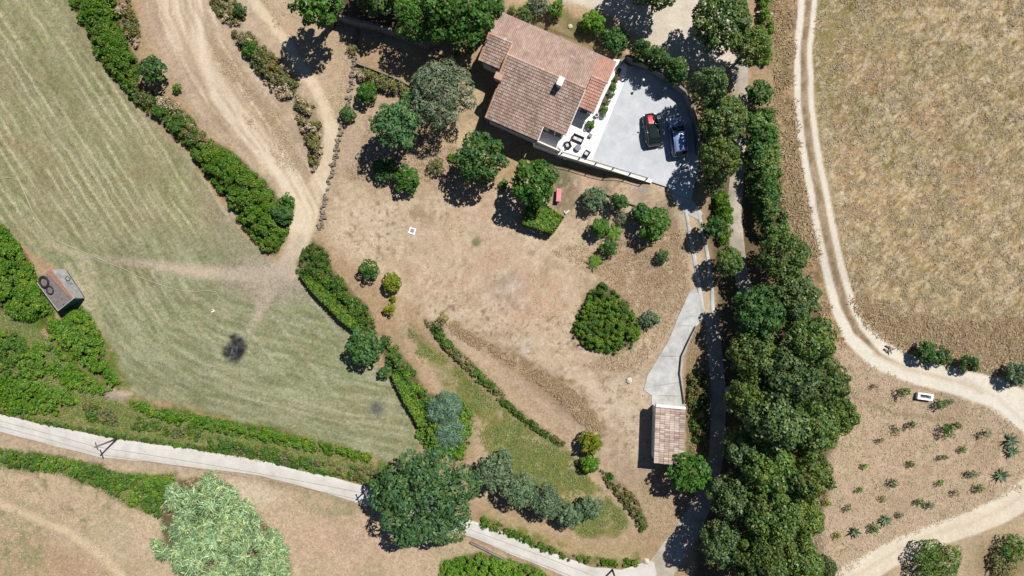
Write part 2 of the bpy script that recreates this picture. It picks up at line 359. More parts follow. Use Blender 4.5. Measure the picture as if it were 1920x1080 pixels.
M['corrpale'] = mat_plain('pale_roof_sheet', (.38,.38,.40), .75, .25, 0, .25, 2, .2, dirt=(.24,.23,.22))
M['lichen'] = mat_plain('orange_lichen_sheet', (.37,.19,.115), .85, .2, 0, .4, 5, .2, dirt=(.19,.13,.11))
M['greenboard'] = mat_plain('green_painted_board', (.045,.135,.105), .7, .3, 0, .35, 3)
M['hose'] = mat_plain('yellow_hose', (.40,.38,.25), .6, .3, 0, .1)
M['wood'] = mat_plain('grey_pole_wood', (.16,.14,.12), .9, .1, 0, .3, 4)
M['stone'] = mat_plain('pale_stone', (.50,.46,.40), .85, .2, 0, .2, 3, .3)
M['bin'] = mat_plain('teal_bin_plastic', (.12,.22,.21), .5, .4, 0, .1)
M['potgrey'] = mat_plain('grey_pot', (.22,.22,.23), .7, .3, 0, .15)
M['tubin'] = mat_plain('dark_water_grime', (.10,.10,.11), .4, .4, 0, .35, 4, dirt=(.05,.05,.10))

# outlines of the bramble, hedge and scrub patches: photo outline, height, leaf, label, clump size, gappiness
BT = [([(124,-30),(206,-30),(226,40),(242,85),(262,120),(258,165),(236,168),(205,140),(180,100),(158,55),(138,10)], 2.0, 'bramble', 'broad bright bramble thicket at the top edge between meadow and dirt track', .6, 0),
 ([(214,140),(262,150),(305,190),(352,214),(392,260),(368,286),(330,262),(290,224),(246,186)], 1.3, 'darkbramble', 'patchy bramble strip in the middle of the hedge between meadow and track', .5, .38),
 ([(354,282),(398,262),(442,290),(500,342),(522,372),(552,385),(548,410),(535,442),(514,480),(490,468),(455,420),(410,358),(370,312)], 2.0, 'bramble', 'thick bright bramble thicket at the lower end of the hedge by the footpath', .6, 0),
 ([(205,-20),(236,-20),(264,50),(258,98),(238,70)], 1.2, 'scrub', 'dry olive scrub at the top edge beside the dirt track', .45, .46),
 ([(270,170),(330,190),(370,240),(345,248),(300,210)], .9, 'scrub', 'dry scrub mixed into the hedge beside the dirt track', .45, .45),
 ([(-40,405),(12,428),(58,490),(74,530),(98,588),(40,602),(-40,562)], 1.8, 'bramble', 'bright bramble bank above the green shed at the left edge', .6, 0),
 ([(70,592),(112,602),(150,574),(168,590),(192,640),(202,690),(228,715),(214,726),(188,704),(150,682),(108,642)], 1.6, 'bramble', 'bright bramble bank below the green shed', .6, 0),
 ([(-40,612),(30,622),(78,662),(96,700),(60,712),(-40,690)], 1.0, 'darkbramble', 'patchy green growth on the bank at the left edge below the shed', .5, .30),
 ([(-40,700),(70,712),(130,735),(150,752),(110,778),(-10,770),(-40,764)], 1.0, 'bramble', 'bright low growth on the verge at the left end of the road', .5, .24),
 ([(60,640),(110,650),(160,700),(215,732),(180,742),(130,728),(80,690)], .8, 'bramble', 'bright low patch between the shed bramble and the grey puddle', .45, .36),
 ([(150,748),(210,768),(300,790),(380,806),(372,826),(250,806),(160,786)], .6, 'darkbramble', 'patchy green verge along the left part of the road', .42, .40),
 ([(232,748),(300,762),(400,784),(520,806),(625,832),(700,852),(690,868),(600,850),(490,826),(380,806),(270,778)], .9, 'bramble', 'long bright bramble strip along the lower edge of the mown meadow', .45, .28),
 ([(-40,752),(0,768),(100,790),(215,812),(330,828),(480,852),(600,880),(690,900),(690,908),(600,889),(480,861),(330,837),(215,821),(100,799),(0,776),(-40,762)], .5, 'darkbramble', 'narrow dark green fringe hanging over the upper edge of the road', .34, .2),
 ([(380,812),(500,836),(620,866),(735,880),(740,905),(690,908),(600,884),(470,856),(380,838)], .7, 'darkbramble', 'patchy green verge between the bramble strip and the road', .42, .37),
 ([(-50,838),(60,848),(150,864),(232,888),(330,892),(318,930),(300,972),(258,956),(200,922),(118,888),(-50,868)], .7, 'darkbramble', 'dark green strip of low growth below the road left of the canes', .42, .30),
 ([(826,1052),(900,1036),(1000,1060),(1042,1088),(1042,1130),(822,1130)], 1.4, 'bramble', 'bright bramble thicket at the bottom edge below the road', .55, 0),
 ([(388,-10),(432,-10),(456,18),(452,50),(430,48),(408,36)], .9, 'scrub', 'dry scrub at the top edge between the two dirt tracks', .45, .38),
 ([(430,60),(470,60),(522,110),(562,160),(540,195),(505,165),(468,118)], 1.1, 'scrub', 'dark scrub in the upper middle of the strip between the tracks', .5, .36),
 ([(548,170),(590,200),(607,250),(602,300),(588,326),(576,282),(556,224)], 1.2, 'scrub', 'olive scrub at the lower tip of the strip between the tracks', .5, .34),
 ([(792,598),(826,614),(852,650),(900,692),(950,742),(935,750),(880,702),(830,654)], .6, 'darkbramble', 'upper part of the dark weedy ditch line', .32, .30),
 ([(940,742),(1000,788),(1062,830),(1050,838),(990,800),(932,752)], .6, 'darkbramble', 'lower part of the dark weedy ditch line', .32, .30),
 ([(1120,880),(1150,890),(1192,930),(1217,982),(1204,1002),(1180,962),(1140,912)], .6, 'darkbramble', 'grey-green weedy bank curving round the tip of the grass strip', .4, .36),
 ([(905,966),(950,986),(1000,1010),(1060,1036),(1150,1050),(1200,1046),(1200,1062),(1130,1064),(1060,1050),(990,1022),(900,986)], .7, 'bramble', 'patchy green verge on the upper side of the road below the olives', .4, .46),
 ([(1290,700),(1328,700),(1328,850),(1300,850),(1289,760)], 1.0, 'darkbramble', 'dark undergrowth in the shade right of the garage', .5, .36),
 ([(1338,364),(1362,360),(1374,400),(1371,452),(1350,462),(1344,420)], 2.6, 'lime', 'yellow-green hedge strip beside the sunlit patch of the lane', .5, 0),
 ([(1396,205),(1452,200),(1462,300),(1470,370),(1482,450),(1424,455),(1402,350),(1392,280)], 5.2, 'mid', 'tall dense hedge between the lane and the dry verge', .75, 0),
 ([(1420,-20),(1450,-20),(1448,130),(1425,120)], 1.8, 'darkbramble', 'bushy green edge right of the dark oak at the top', .55, .3)]

# ------------------------------------------------------------------ the land: one fine sheet, cut into its kinds of ground
STEP = 3.0
gx = np.arange(-90, 2011, STEP); gy = np.arange(-72, 1153, STEP)
PX, PY = np.meshgrid(gx, gy); HH = hgt(PX, PY)
_e = sstep(0, 66, np.minimum(np.minimum(PX - gx[0], gx[-1] - PX), np.minimum(PY - gy[0], gy[-1] - PY))); HH = HH * _e - 2.6 * (1 - _e)
WXn = (fbm(PX, PY, 34, 1, 4) - .5) * 26; WYn = (fbm(PX, PY, 34, 2, 4) - .5) * 26     # ragged edges
F1 = fbm(PX, PY, 14, 3, 4); F2 = fbm(PX, PY, 60, 4, 4); F3 = fbm(PX, PY, 160, 6, 3); F4 = fbm(PX, PY, 6, 8, 2)
BASE = np.zeros(PX.shape + (3,)); BASE[:] = alb(194,166,132); GRAIN = np.full(PX.shape, .8)
def paint(c, m, grain=None):
    global BASE, GRAIN
    if c[0] > c[1] > c[2] and c[0] - c[2] > 28 and c[0] > 140: c = (min(246, c[0] + 10), min(238, c[1] + 16), min(226, c[2] + 22))
    m = np.clip(m, 0, 1); BASE = BASE * (1 - m[..., None]) + np.asarray(alb(*c)) * m[..., None]
    if grain is not None: GRAIN = GRAIN * (1 - m) + grain * m
def mpoly(pts, feather=10, warp=1.0):
    return 1 - sstep(-feather, feather, sdf(pts, PX + WXn * warp, PY + WYn * warp))
def mline(pts, width, feather=6, warp=.35):
    d, par = ldist(pts, PX + WXn * warp, PY + WYn * warp)
    if isinstance(width, (list, tuple)): width = np.interp(par, range(len(width)), width)
    return 1 - sstep(width / 2 - feather / 2, width / 2 + feather / 2, d)
def mblob(x, y, rx, ry=None, f=.5, rot=0, warp=.6):
    ry = ry or rx; dx = PX + WXn * warp - x; dy = PY + WYn * warp - y; c, s_ = math.cos(rot), math.sin(rot)
    q = np.sqrt(((dx * c + dy * s_) / rx) ** 2 + ((-dx * s_ + dy * c) / ry) ** 2); return 1 - sstep(1 - f, 1 + f, q)
# --- general patchiness of the dry earth
paint((178,148,112), sstep(.5,.75,F2) * .6); paint((206,180,148), sstep(.5,.72,F3) * .5); paint((150,124,90), sstep(.6,.8,F1) * .5)
# --- garden of bare earth
GARDEN = [(640,330),(720,360),(860,360),(1050,330),(1240,345),(1290,400),(1295,520),(1240,620),(1200,700),(1225,760),(1200,900),(1160,880),(1110,800),(1040,710),(900,650),(790,590),(700,520),(610,440),(620,370)]
mg = mpoly(GARDEN, 18); paint((207,178,144), mg * .9, .62)
paint((201,160,128), mblob(850,490,110,60) * sstep(.35,.65,F2) * .75); paint((203,158,124), mblob(1000,560,60,50) * .55); paint((196,150,118), mblob(900,380,60,30) * .4)
paint((190,160,140), mblob(945,545,40,34) * .7); paint((199,178,160), mblob(955,535,18) * .5); paint((222,212,200), mblob(988,652,10,14,.5,0,.3))
paint((216,190,156), mblob(680,430,70,50) * .6); paint((214,190,158), mblob(1150,740,60,70) * .6)
paint((178,140,104), mblob(1200,500,90,70) * .75); paint((160,128,96), mblob(1260,450,30,80) * .6); paint((170,136,104), mblob(1190,560,80,60) * .5)
paint((176,142,112), mblob(1150,690,60,26) * .6); paint((188,156,122), mblob(740,340,60,30) * .5)
paint((205,168,138), mblob(1130,355,90,18,.5,.25) * .7); paint((190,186,180), mblob(1205,357,14,6,.5,0,.2) * .8); paint((186,182,174), mblob(1195,372,8,5,.5,0,.2) * .7)
paint((120,112,84), mblob(1060,365,26,44,.5,.2) * .7); paint((112,118,78), mblob(1052,330,14,24) * .6)
paint((110,135,80), mblob(893,453,9,9,.5,0,.2)); paint((150,128,96), mblob(780,400,16,10) * .6); paint((152,130,98), mblob(800,415,24,12,.5,.5) * .5)
m1 = fbm(PX, PY, 9, 81, 3); m2g = fbm(PX, PY, 26, 83, 3)
paint((166,138,104), mg * sstep(.56,.74, m1) * sstep(.35,.6, m2g) * .65); paint((222,200,168), mg * sstep(.44,.28, m1) * .5); paint((182,152,116), mg * sstep(.55,.75, m2g) * .4)
# dark weed specks
spk = sstep(.66,.9, vn(PX/7.,PY/7.,21)) * sstep(.42,.6, F3) * sstep(.4,.6,F1)
paint((120,104,76), spk * mg * .6); paint((110,96,70), sstep(.70,.95, vn(PX/5.,PY/5.,25)) * (mblob(710,430,60,60) + mblob(1010,630,90,40) + mblob(850,590,120,40)) * .7)
# dry grass ridge and lower strip
paint((150,120,80), mline([(850,605),(930,650),(1000,690),(1060,720),(1110,765),(1125,805)], [8,14,18,22,26,20], 12, .8) * .85 * sstep(.25,.6,F1), 1.2)
paint((212,180,148), mline([(840,640),(910,690),(980,740),(1040,790),(1090,830)], 44, 20) * .7)
STRIP = [(765,610),(800,640),(860,690),(920,745),(1000,800),(1060,840),(1110,900),(1160,950),(1175,985),(1150,1010),(1090,1005),(1020,960),(960,900),(905,830),(860,760),(800,690),(770,650)]
ms = mpoly(STRIP, 12, .8); paint((140,140,78), ms * .95, .9); paint((118,130,60), ms * sstep(.45,.65,F2) * .8); paint((176,154,108), ms * sstep(.52,.68,F1) * .75); paint((186,160,120), ms * sstep(.55,.75,fbm(PX,PY,34,85,3)) * .6)
paint((200,168,132), mline([(745,575),(770,640),(810,710),(850,760),(890,790),(905,860),(940,900)], 20, 12) * .75)
paint((190,158,120), mline([(790,610),(860,665),(940,720),(1020,780),(1090,840),(1130,890),(1180,950),(1200,1000)], 22, 12) * .7)
paint((194,162,124), mline([(1100,880),(1170,930),(1190,985),(1165,1020),(1080,1015),(990,975)], 16, 10) * .8)
paint((186,158,112), mpoly([(900,940),(1000,985),(1100,1025),(1210,1010),(1210,1060),(1100,1055),(950,1000)], 10) * .8)
paint((136,140,70), mpoly([(900,960),(1000,1000),(1100,1040),(1200,1040),(1200,1056),(1100,1052),(950,1005)], 8) * sstep(.4,.6,F1) * .9)
# --- mown meadow on the left
MEADOW = [(-200,-200),(110,-120),(136,0),(194,110),(250,182),(308,252),(360,300),(414,385),(464,452),(502,488),(545,505),(570,524),(612,574),(668,630),(704,682),(750,742),(792,848),(735,866),(650,842),(500,802),(350,767),(250,737),(222,692),(160,602),(108,500),(60,470),(10,425),(-200,380)]
md = mpoly(MEADOW, 5, .35)
paint((170,162,114), md, .95)
up = sstep(520, 440, PY + .12 * PX)
paint((151,151,106), md * up * .6); paint((164,146,106), md * up * sstep(.5,.7,F2) * .7); paint((138,150,84), md * up * sstep(.55,.75,F3) * .65)
paint((138,150,96), md * mblob(130,140,90,150,.6,-.5) * sstep(.45,.65,F2) * .7); paint((178,140,104), md * mblob(255,325,30,8,.5,-.15) * .7); paint((172,132,100), md * mblob(20,270,50,18,.5,.4) * .5)
paint((150,156,112), md * (1 - up) * .5); paint((146,160,112), md * mblob(170,490,120,30,.6,.2) * .7); paint((142,156,104), md * mblob(15,380,40,30) * .8); paint((150,166,118), md * mblob(590,690,90,60,.6) * .6)
paint((168,160,122), md * (1 - up) * sstep(.5,.7,F2) * .6); paint((150,152,112), md * (1 - up) * sstep(.55,.72,F1) * .5)
paint((172,150,118), md * mblob(440,400,60,120,.6,-.62) * .55); paint((160,143,112), md * mline([(350,300),(430,400),(500,480)], 40, 30) * .5)
# mowing swaths: upper part straight, lower part following the edge
paint((164,148,110), md * up * .38); paint((150,148,108), md * (1 - up) * .45); paint((158,138,100), md * sstep(.55,.75, fbm(PX, PY, 90, 68, 3)) * .45)
paint((170,150,112), md * sstep(.62,.8, fbm(PX, PY, 20, 69, 3)) * .4)
ca, sa = math.cos(math.radians(57)), math.sin(math.radians(57))
t = PX * sa - PY * ca + WXn * .25 + F3 * 14; al = PX * ca + PY * sa
li = np.floor(t / 17); on = vn(li * .77, al / 130, 31) + .12; lw = vn(li * 1.31, al / 60, 37) * .5 + .5
ln = sstep(.80,.97, np.cos((t / 17 - li - .5) * 2 * math.pi) * .5 + .5) * sstep(.40,.62, on) * lw
st = fbm(t / 1.6, al / 16, 3, 34, 3)
paint((188,178,138), md * up * sstep(.52,.72, st) * .4); paint((132,134,92), md * up * sstep(.48,.30, st) * .4); paint((216,204,164), md * up * ln * .9)
paint((150,160,92), md * sstep(.6,.8, fbm(PX, PY, 9, 36, 3)) * .45); paint((182,160,128), md * sstep(.62,.78, fbm(PX, PY, 11, 38, 3)) * .4)
ed, _ = ldist([(70,440),(130,520),(175,600),(235,690),(350,760),(500,800),(650,840),(760,862)], PX, PY); ed = ed + WXn * .2 + F3 * 8
st = fbm(ed / 1.8, (PX + PY * .6) / 17, 3, 44, 3); lo = md * (1 - up)
paint((182,176,136), lo * sstep(.52,.72, st) * .55 * sstep(400,150,ed)); paint((128,132,90), lo * sstep(.48,.30, st) * .5 * sstep(400,150,ed))
li = np.floor(ed / 19); ln = sstep(.75,.97, np.cos((ed / 19 - li - .5) * 2 * math.pi) * .5 + .5) * sstep(.5,.7, vn(li * .83, (PX + PY) / 120, 47)); paint((206,196,154), lo * ln * .38 * sstep(260,90,ed))
t3 = PX * math.sin(math.radians(52)) - PY * math.cos(math.radians(52)) + WXn * .3; li = np.floor(t3 / 26)
paint((204,194,158), lo * sstep(.82,.98, np.cos((t3 / 26 - li - .5) * 2 * math.pi) * .5 + .5) * sstep(.4,.6, vn(li, PY / 90, 49)) * mblob(590,640,130,120) * .35)
# worn earth where the track enters the meadow
paint((178,158,134), md * mblob(510,520,70,34,.6) * .85); paint((186,164,138), mline([(560,495),(500,514),(400,514),(300,500),(220,487),(150,480)], [34,26,20,16,12,6], 14) * .8)
paint((196,172,144), mline([(515,510),(500,560),(482,600)], 16, 14) * .65); paint((170,150,124), mblob(470,540,60,24,.6,.3) * .55); paint((196,176,138), mline([(96,455),(150,478),(175,560),(190,640)], 16, 14) * .55)
paint((200,178,140), mline([(125,500),(150,540),(160,575)], 16, 12) * .7); paint((204,180,146), mblob(800,835,40,26) * 0)
burn = mblob(446,644,15,18,.45,0,1.1) + mblob(434,664,15,13,.45,0,1.1); paint((62,63,72), burn * .9, 1.2); paint((34,36,48), np.clip(burn, 0, 1) * sstep(.4,.6,fbm(PX,PY,7,61,3)) * .8); paint((150,146,140), np.clip(burn, 0, 1) * sstep(.66,.8,fbm(PX,PY,6,63,3)) * .6); paint((112,112,118), mblob(707,769,11,11,.6,0,.5) * .85); paint((120,116,104), mblob(707,762,22,20,.7) * .25)
# --- far left bank and road verge
bank = mpoly([(-200,395),(10,425),(70,520),(170,600),(235,700),(250,740),(350,767),(500,802),(650,842),(735,868),(740,905),(600,890),(460,862),(330,838),(200,815),(90,795),(-200,765)], 8, .6)
paint((128,138,70), bank * .95, 1.0); paint((104,130,46), bank * sstep(.42,.62,F2) * .9); paint((176,150,108), bank * sstep(.58,.7,F1) * .75); paint((196,152,116), bank * sstep(.54,.68,fbm(PX,PY,30,12,3)) * .85)
paint((178,164,150), mpoly([(142,728),(170,732),(235,735),(240,748),(200,752),(160,745)], 5, .3) * .95, .5); paint((206,180,150), mline([(205,728),(225,738),(245,735)], 8, 5) * .8)
paint((150,148,108), mline([(20,590),(50,620),(95,660),(120,700)], 22, 16) * .8)
# --- south of the road
sth = mpoly([(-200,790),(-10,812),(190,860),(330,875),(480,893),(600,922),(690,950),(860,1010),(1060,1085),(1100,1300),(-200,1300)], 6, .4)
paint((201,172,136), sth * .95, .85); paint((176,158,112), sth * sstep(.48,.66,F2) * .6); paint((150,150,98), sth * sstep(.58,.72,F1) * sstep(420,120,PX) * .7)
paint((186,150,112), sth * mpoly([(-90,960),(60,1000),(160,1050),(240,1090),(120,1150),(-90,1150)], 16) * .8); paint((150,142,92), sth * mpoly([(-90,960),(30,990),(90,1030),(60,1080),(-90,1080)], 20) * sstep(.35,.6,F1) * .8)
paint((222,192,152), sth * mline([(-60,925),(40,960),(130,1000),(200,1045),(240,1100)], [18,16,14,16,20], 10) * .85, .5); paint((210,184,150), sth * mblob(250,1010,60,40) * .5)
paint((206,170,138), sth * mblob(640,1010,110,60) * .7); paint((164,142,108), sth * mline([(480,895),(600,925),(680,955)], 16, 12) * .7); paint((150,142,98), sth * mblob(640,960,80,20,.6,.35) * sstep(.45,.6,F1) * .7)
paint((216,192,162), sth * mblob(470,920,50,22,.6,.3) * .8); paint((92,96,48), sth * mpoly([(-60,835),(60,848),(150,862),(230,888),(330,892),(320,930),(300,970),(260,955),(200,922),(120,888),(-60,868)], 8) * .9)
# --- earth tracks upper left
TRK_A = [(300,-80),(320,0),(360,90),(410,170),(470,245),(530,320),(565,380)]
TRK_B = [(440,-80),(480,10),(535,75),(575,140),(610,200),(622,240),(612,300),(590,360),(572,420),(552,470),(540,505)]
up_l = mpoly([(240,-100),(640,-100),(668,40),(655,190),(640,250),(600,430),(560,380),(490,330),(400,250),(330,170),(275,70)], 16); paint((203,175,143), up_l * .9, .7)
paint((178,150,116), up_l * sstep(.5,.68,F2) * .6); paint((188,160,122), mpoly([(395,80),(440,120),(520,210),(560,300),(570,330),(520,310),(470,240),(420,160)], 12) * .8); paint((168,142,102), mpoly([(395,80),(440,120),(520,210),(560,300),(570,330),(520,310),(470,240),(420,160)], 12) * sstep(.48,.62,F1) * .6)
paint((198,166,128), mpoly([(480,0),(560,20),(660,60),(655,190),(640,230),(600,170),(540,90)], 10) * .8)
mta = mline(TRK_A, [46,50,48,46,46,48,52], 22, .5); mtb = mline(TRK_B, [16,18,18,20,22,28,30,34,40,34,40], 10, .3)
paint((226,200,166), mta * .85, .45); paint((228,202,166), mtb * .95, .4)
paint((232,208,176), mline([(368,-80),(372,20),(380,100),(402,170),(450,230),(510,300),(565,375),(560,470)], [13,13,14,15,18,20,30,30], 8, .2), .35)
paint((200,170,134), mline([(345,-80),(352,80),(390,190),(440,245)], 12, 8, .3) * .5); paint((186,158,122), mline([(590,350),(572,420),(550,480)], 6, 5, .3) * .4)
paint((230,206,172), mblob(565,400,26,50,.5,.3) * .8, .35)
dA, pA = ldist([(330,-80),(345,20),(385,110),(430,180),(485,255),(540,330),(575,400),(560,470)], PX + WXn * .2, PY); sA = np.sign((PX - 330) * .82 - (PY + 80) * .62)
rut = fbm(dA * np.where(sA > 0, 1, -1) / 2.2 + 300, pA * 3.2, 3, 71, 3); nearA = sstep(90, 40, dA) * up_l
paint((236,216,186), nearA * sstep(.54,.70,rut) * .6); paint((170,142,108), nearA * sstep(.44,.30,rut) * .5)
paint((206,182,152), mline([(556,460),(540,500),(505,514),(440,516),(360,508),(280,497)], [44,40,30,22,16,8], 18, .4) * .85, .6); paint((196,174,146), mline([(540,500),(512,535),(490,575),(470,620)], [36,26,18,6], 16, .5) * .7)
paint((184,164,138), mblob(505,530,60,34,.7,.2) * .6)
# --- north side of the house
nth = mpoly([(668,60),(800,90),(930,20),(1060,-80),(1310,-80),(1400,100),(1280,160),(1175,100),(1060,30),(940,20),(900,110),(890,170),(760,150),(668,110)], 8); paint((200,166,126), nth * .85, .7)
paint((188,150,112), mpoly([(672,70),(760,100),(900,60),(890,190),(830,150),(740,145),(668,118)], 8) * .8); paint((150,128,84), mpoly([(940,5),(1060,15),(1130,60),(1180,105),(1150,115),(1040,68)], 8) * .85); paint((112,118,62), mpoly([(1050,20),(1100,40),(1110,70),(1070,60)], 8) * .7)
prk = mpoly([(1050,-80),(1340,-80),(1400,90),(1398,200),(1380,205),(1372,120),(1290,130),(1238,92),(1130,20),(1060,2)], 6, .3); paint((224,206,182), prk, .4); paint((204,184,158), prk * sstep(.5,.7,F2) * .5)
paint((60,50,38), mpoly([(622,-80),(800,-80),(890,30),(790,72),(690,40),(625,25)], 6) * .8)  # deep tree shade behind the garden wall, put into the ground colour
paint((206,176,132), mpoly([(820,185),(900,160),(905,240),(880,265),(835,270),(800,240)], 8) * .8)
paint((196,164,136), mpoly([(690,230),(730,250),(820,280),(850,350),(690,340),(640,300),(650,250)], 14) * .6); paint((160,146,124), mblob(712,292,36,40) * .5)
# --- right: stubble field, verge, track
FIELD = [(1533,-200),(1524,100),(1536,250),(1566,400),(1596,540),(1640,622),(1700,662),(1790,690),(1860,705),(2200,770),(2200,-200)]
mf = mpoly(FIELD, 5, .3); paint((198,168,118), mf, 1.15)
paint((152,134,88), mf * sstep(.47,.66,F1) * .75); paint((138,126,80), mf * sstep(.52,.7,F2) * sstep(520,200,PY) * .6); paint((212,188,154), mf * sstep(.55,.7,fbm(PX,PY,24,14,3)) * .55)
paint((136,132,72), mf * sstep(1760,1530,PX) * sstep(380,100,PY) * .6); paint((120,122,58), mf * sstep(.70,.78,fbm(PX,PY,18,15,3)) * .8)
paint((150,120,84), mf * mpoly([(1590,560),(1700,585),(1800,600),(2000,590),(2000,720),(1800,700),(1690,665),(1620,630)], 34) * .7); paint((122,100,64), mf * mpoly([(1590,560),(1700,585),(1800,600),(2000,590),(2000,720),(1800,700),(1690,665),(1620,630)], 20) * sstep(.45,.62,F1) * .6)
fs = fbm((PX + PY) / 1.3, (PX - PY) / 2.6, 5, 55, 4)  # slanting shadows of the grass clumps, put into the ground colour as streaks
paint((140,114,74), mf * sstep(.52,.68, fs) * .55); paint((186,142,100), mf * sstep(.55,.75, fbm(PX, PY, 70, 91, 3)) * .35); paint((150,140,80), mf * sstep(.55,.72, fbm(PX, PY, 44, 93, 3)) * .4); paint((222,198,166), mf * sstep(.46,.32, fs) * .55)
paint((206,178,140), mf * mline([(1540,150),(1560,330),(1590,470)], 14, 14) * .35)
vrg = mpoly([(1440,-100),(1500,-100),(1492,120),(1500,260),(1520,400),(1545,520),(1572,620),(1600,690),(1560,680),(1545,600),(1500,480),(1465,380),(1452,200)], 6, .4); paint((178,144,100), vrg * .95, 1.2); paint((128,104,68), vrg * sstep(.5,.66,F1) * .6); paint((204,168,122), vrg * sstep(.52,.7,fbm(PX,PY,9,66,3)) * .6); paint((130,128,56), vrg * sstep(.55,.7,F2) * sstep(200,60,PY) * .7)
PLOT = [(1560,640),(1610,670),(1700,715),(1800,745),(1870,770),(1925,815),(1990,870),(1990,900),(1880,930),(1760,985),(1650,1025),(1570,1090),(1480,1090),(1500,1000),(1540,900),(1570,800),(1590,760),(1565,700)]
mp = mpoly(PLOT, 6, .3); paint((200,168,134), mp, .75); paint((178,146,110), mp * sstep(.48,.66,F2) * .65); paint((214,184,148), mp * sstep(.55,.7,F1) * .4); paint((150,122,90), mp * mline([(1600,745),(1680,775),(1800,790)], 7, 7) * .6)
paint((192,164,126), mpoly([(1660,1060),(1760,1015),(1860,985),(1990,930),(1990,1180),(1600,1180)], 6, .4) * .9, .8); paint((140,126,80), mblob(1890,1050,60,40) * .7)
TRK_L = [(1509,-100),(1502,20),(1494,100),(1496,200),(1506,280),(1524,390),(1545,490),(1568,580),(1592,632),(1640,678),(1710,706),(1790,726),(1860,748),(1930,800),(2050,905)]
TRK_R = [(1535,-100),(1526,20),(1518,100),(1522,200),(1533,280),(1553,385),(1575,490),(1598,570),(1620,612),(1660,655),(1720,683),(1800,706),(1880,728),(1960,780),(2060,870)]
paint((176,148,116), mline([((a[0]+b[0])/2,(a[1]+b[1])/2) for a, b in zip(TRK_L, TRK_R)], 34, 6, .2) * .8, .7)
paint((138,120,86), mline([((a[0]+b[0])/2-1,(a[1]+b[1])/2) for a, b in zip(TRK_L[:10], TRK_R[:10])], 9, 7, .3) * sstep(.4,.6,F1) * .7)
mtl = mline(TRK_L, [12,12,12,12,13,13,14,17,22,26,27,28,32,36,40], 4, .12); mtr = mline(TRK_R, [10,10,10,10,11,11,12,14,18,22,26,28,34,36,40], 4, .12)
paint((240,224,200), mtl, .35); paint((238,221,196), mtr, .35)
paint((206,178,142), mline([(1640,662),(1700,692),(1790,714),(1840,735)], 9, 8, .3) * .6); paint((206,186,160), mline([(1800,745),(1870,770),(1935,830)], 5, 4, .2) * .7); paint((196,176,150), mline([(1810,712),(1870,745),(1920,790)], 6, 8, .2) * .4)
TRK_C = [(1560,1130),(1600,1082),(1660,1045),(1740,1008),(1820,982),(1880,955),(1960,905),(2060,850)]
mtc = mline(TRK_C, [58,54,48,44,46,50,54,60], 5, .15); paint((231,211,182), mtc, .4); paint((206,182,150), mline(TRK_C, 6, 8, .4) * .45); paint((240,222,196), mline([(x - 4, y - 14) for x, y in TRK_C], 8, 6, .2) * .5)
# --- shady floor of the wood and the lanes
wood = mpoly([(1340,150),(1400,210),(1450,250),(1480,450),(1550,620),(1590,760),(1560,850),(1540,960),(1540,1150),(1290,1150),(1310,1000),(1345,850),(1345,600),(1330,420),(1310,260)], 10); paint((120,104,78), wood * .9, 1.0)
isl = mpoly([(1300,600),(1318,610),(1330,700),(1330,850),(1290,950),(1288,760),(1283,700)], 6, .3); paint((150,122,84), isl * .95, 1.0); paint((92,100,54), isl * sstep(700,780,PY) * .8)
paint((206,178,142), mline([(1276,360),(1290,430),(1308,500),(1322,570)], 34, 10, .3) * .9, .5)
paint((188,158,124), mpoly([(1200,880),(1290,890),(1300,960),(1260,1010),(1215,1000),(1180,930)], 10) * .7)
# dark stain-free margin along the road edge: bare earth
paint((190,164,134), mline([(-60,815),(100,842),(190,863),(330,878),(480,898)], 12, 8) * .8)

for (poly_, h_, mt_, l_, c_, gap_) in BT:          # dark litter tone under the growth, standing in for shade in its gaps
    paint((96,92,56), mpoly(poly_, 5, .3) * (.85 if gap_ == 0 else .45), 1.0)
for poly_ in ([(1128,528),(1146,542),(1182,572),(1204,622),(1186,652),(1152,662),(1102,655),(1071,625),(1086,580),(1106,546)], [(586,452),(612,468),(622,500),(655,540),(692,580),(704,612),(690,622),(632,594),(570,530),(556,512),(556,490),(570,468)], [(712,655),(742,648),(772,690),(802,735),(886,760),(870,860),(800,845),(757,752)], [(322,902),(400,893),(452,938),(508,990),(545,1060),(540,1130),(375,1130),(312,1045),(300,960)]):
    paint((96,92,60), mpoly(poly_, 6, .3) * .85, 1.0)  # same dark litter and gap shade tone below mound, hedges and canes
CLS = np.zeros(PX.shape, int)                      # which kind of ground a point belongs to
CLS[md > .5] = 1; CLS[mf > .5] = 2
CLS[(mtl > .5) | (mtr > .5)] = 3; CLS[mtc > .5] = 4; CLS[(mtb > .5)] = 5; CLS[(mta > .5) & (mtb <= .5)] = 6
k_ = (1 - HH / HC) / S
VX = (PX - 960) * k_; VY = (540 - PY) * k_
VERT = np.stack([VX, VY, HH], -1).reshape(-1, 3)
ny, nx = PX.shape; idx = np.arange(ny * nx).reshape(ny, nx)
QUAD = np.stack([idx[1:, :-1], idx[1:, 1:], idx[:-1, 1:], idx[:-1, :-1]], -1).reshape(-1, 4)
fcls = CLS[:-1, :-1].reshape(-1); bcol = np.concatenate([BASE.reshape(-1, 3), np.ones((ny * nx, 1))], 1); gcol = GRAIN.reshape(-1)
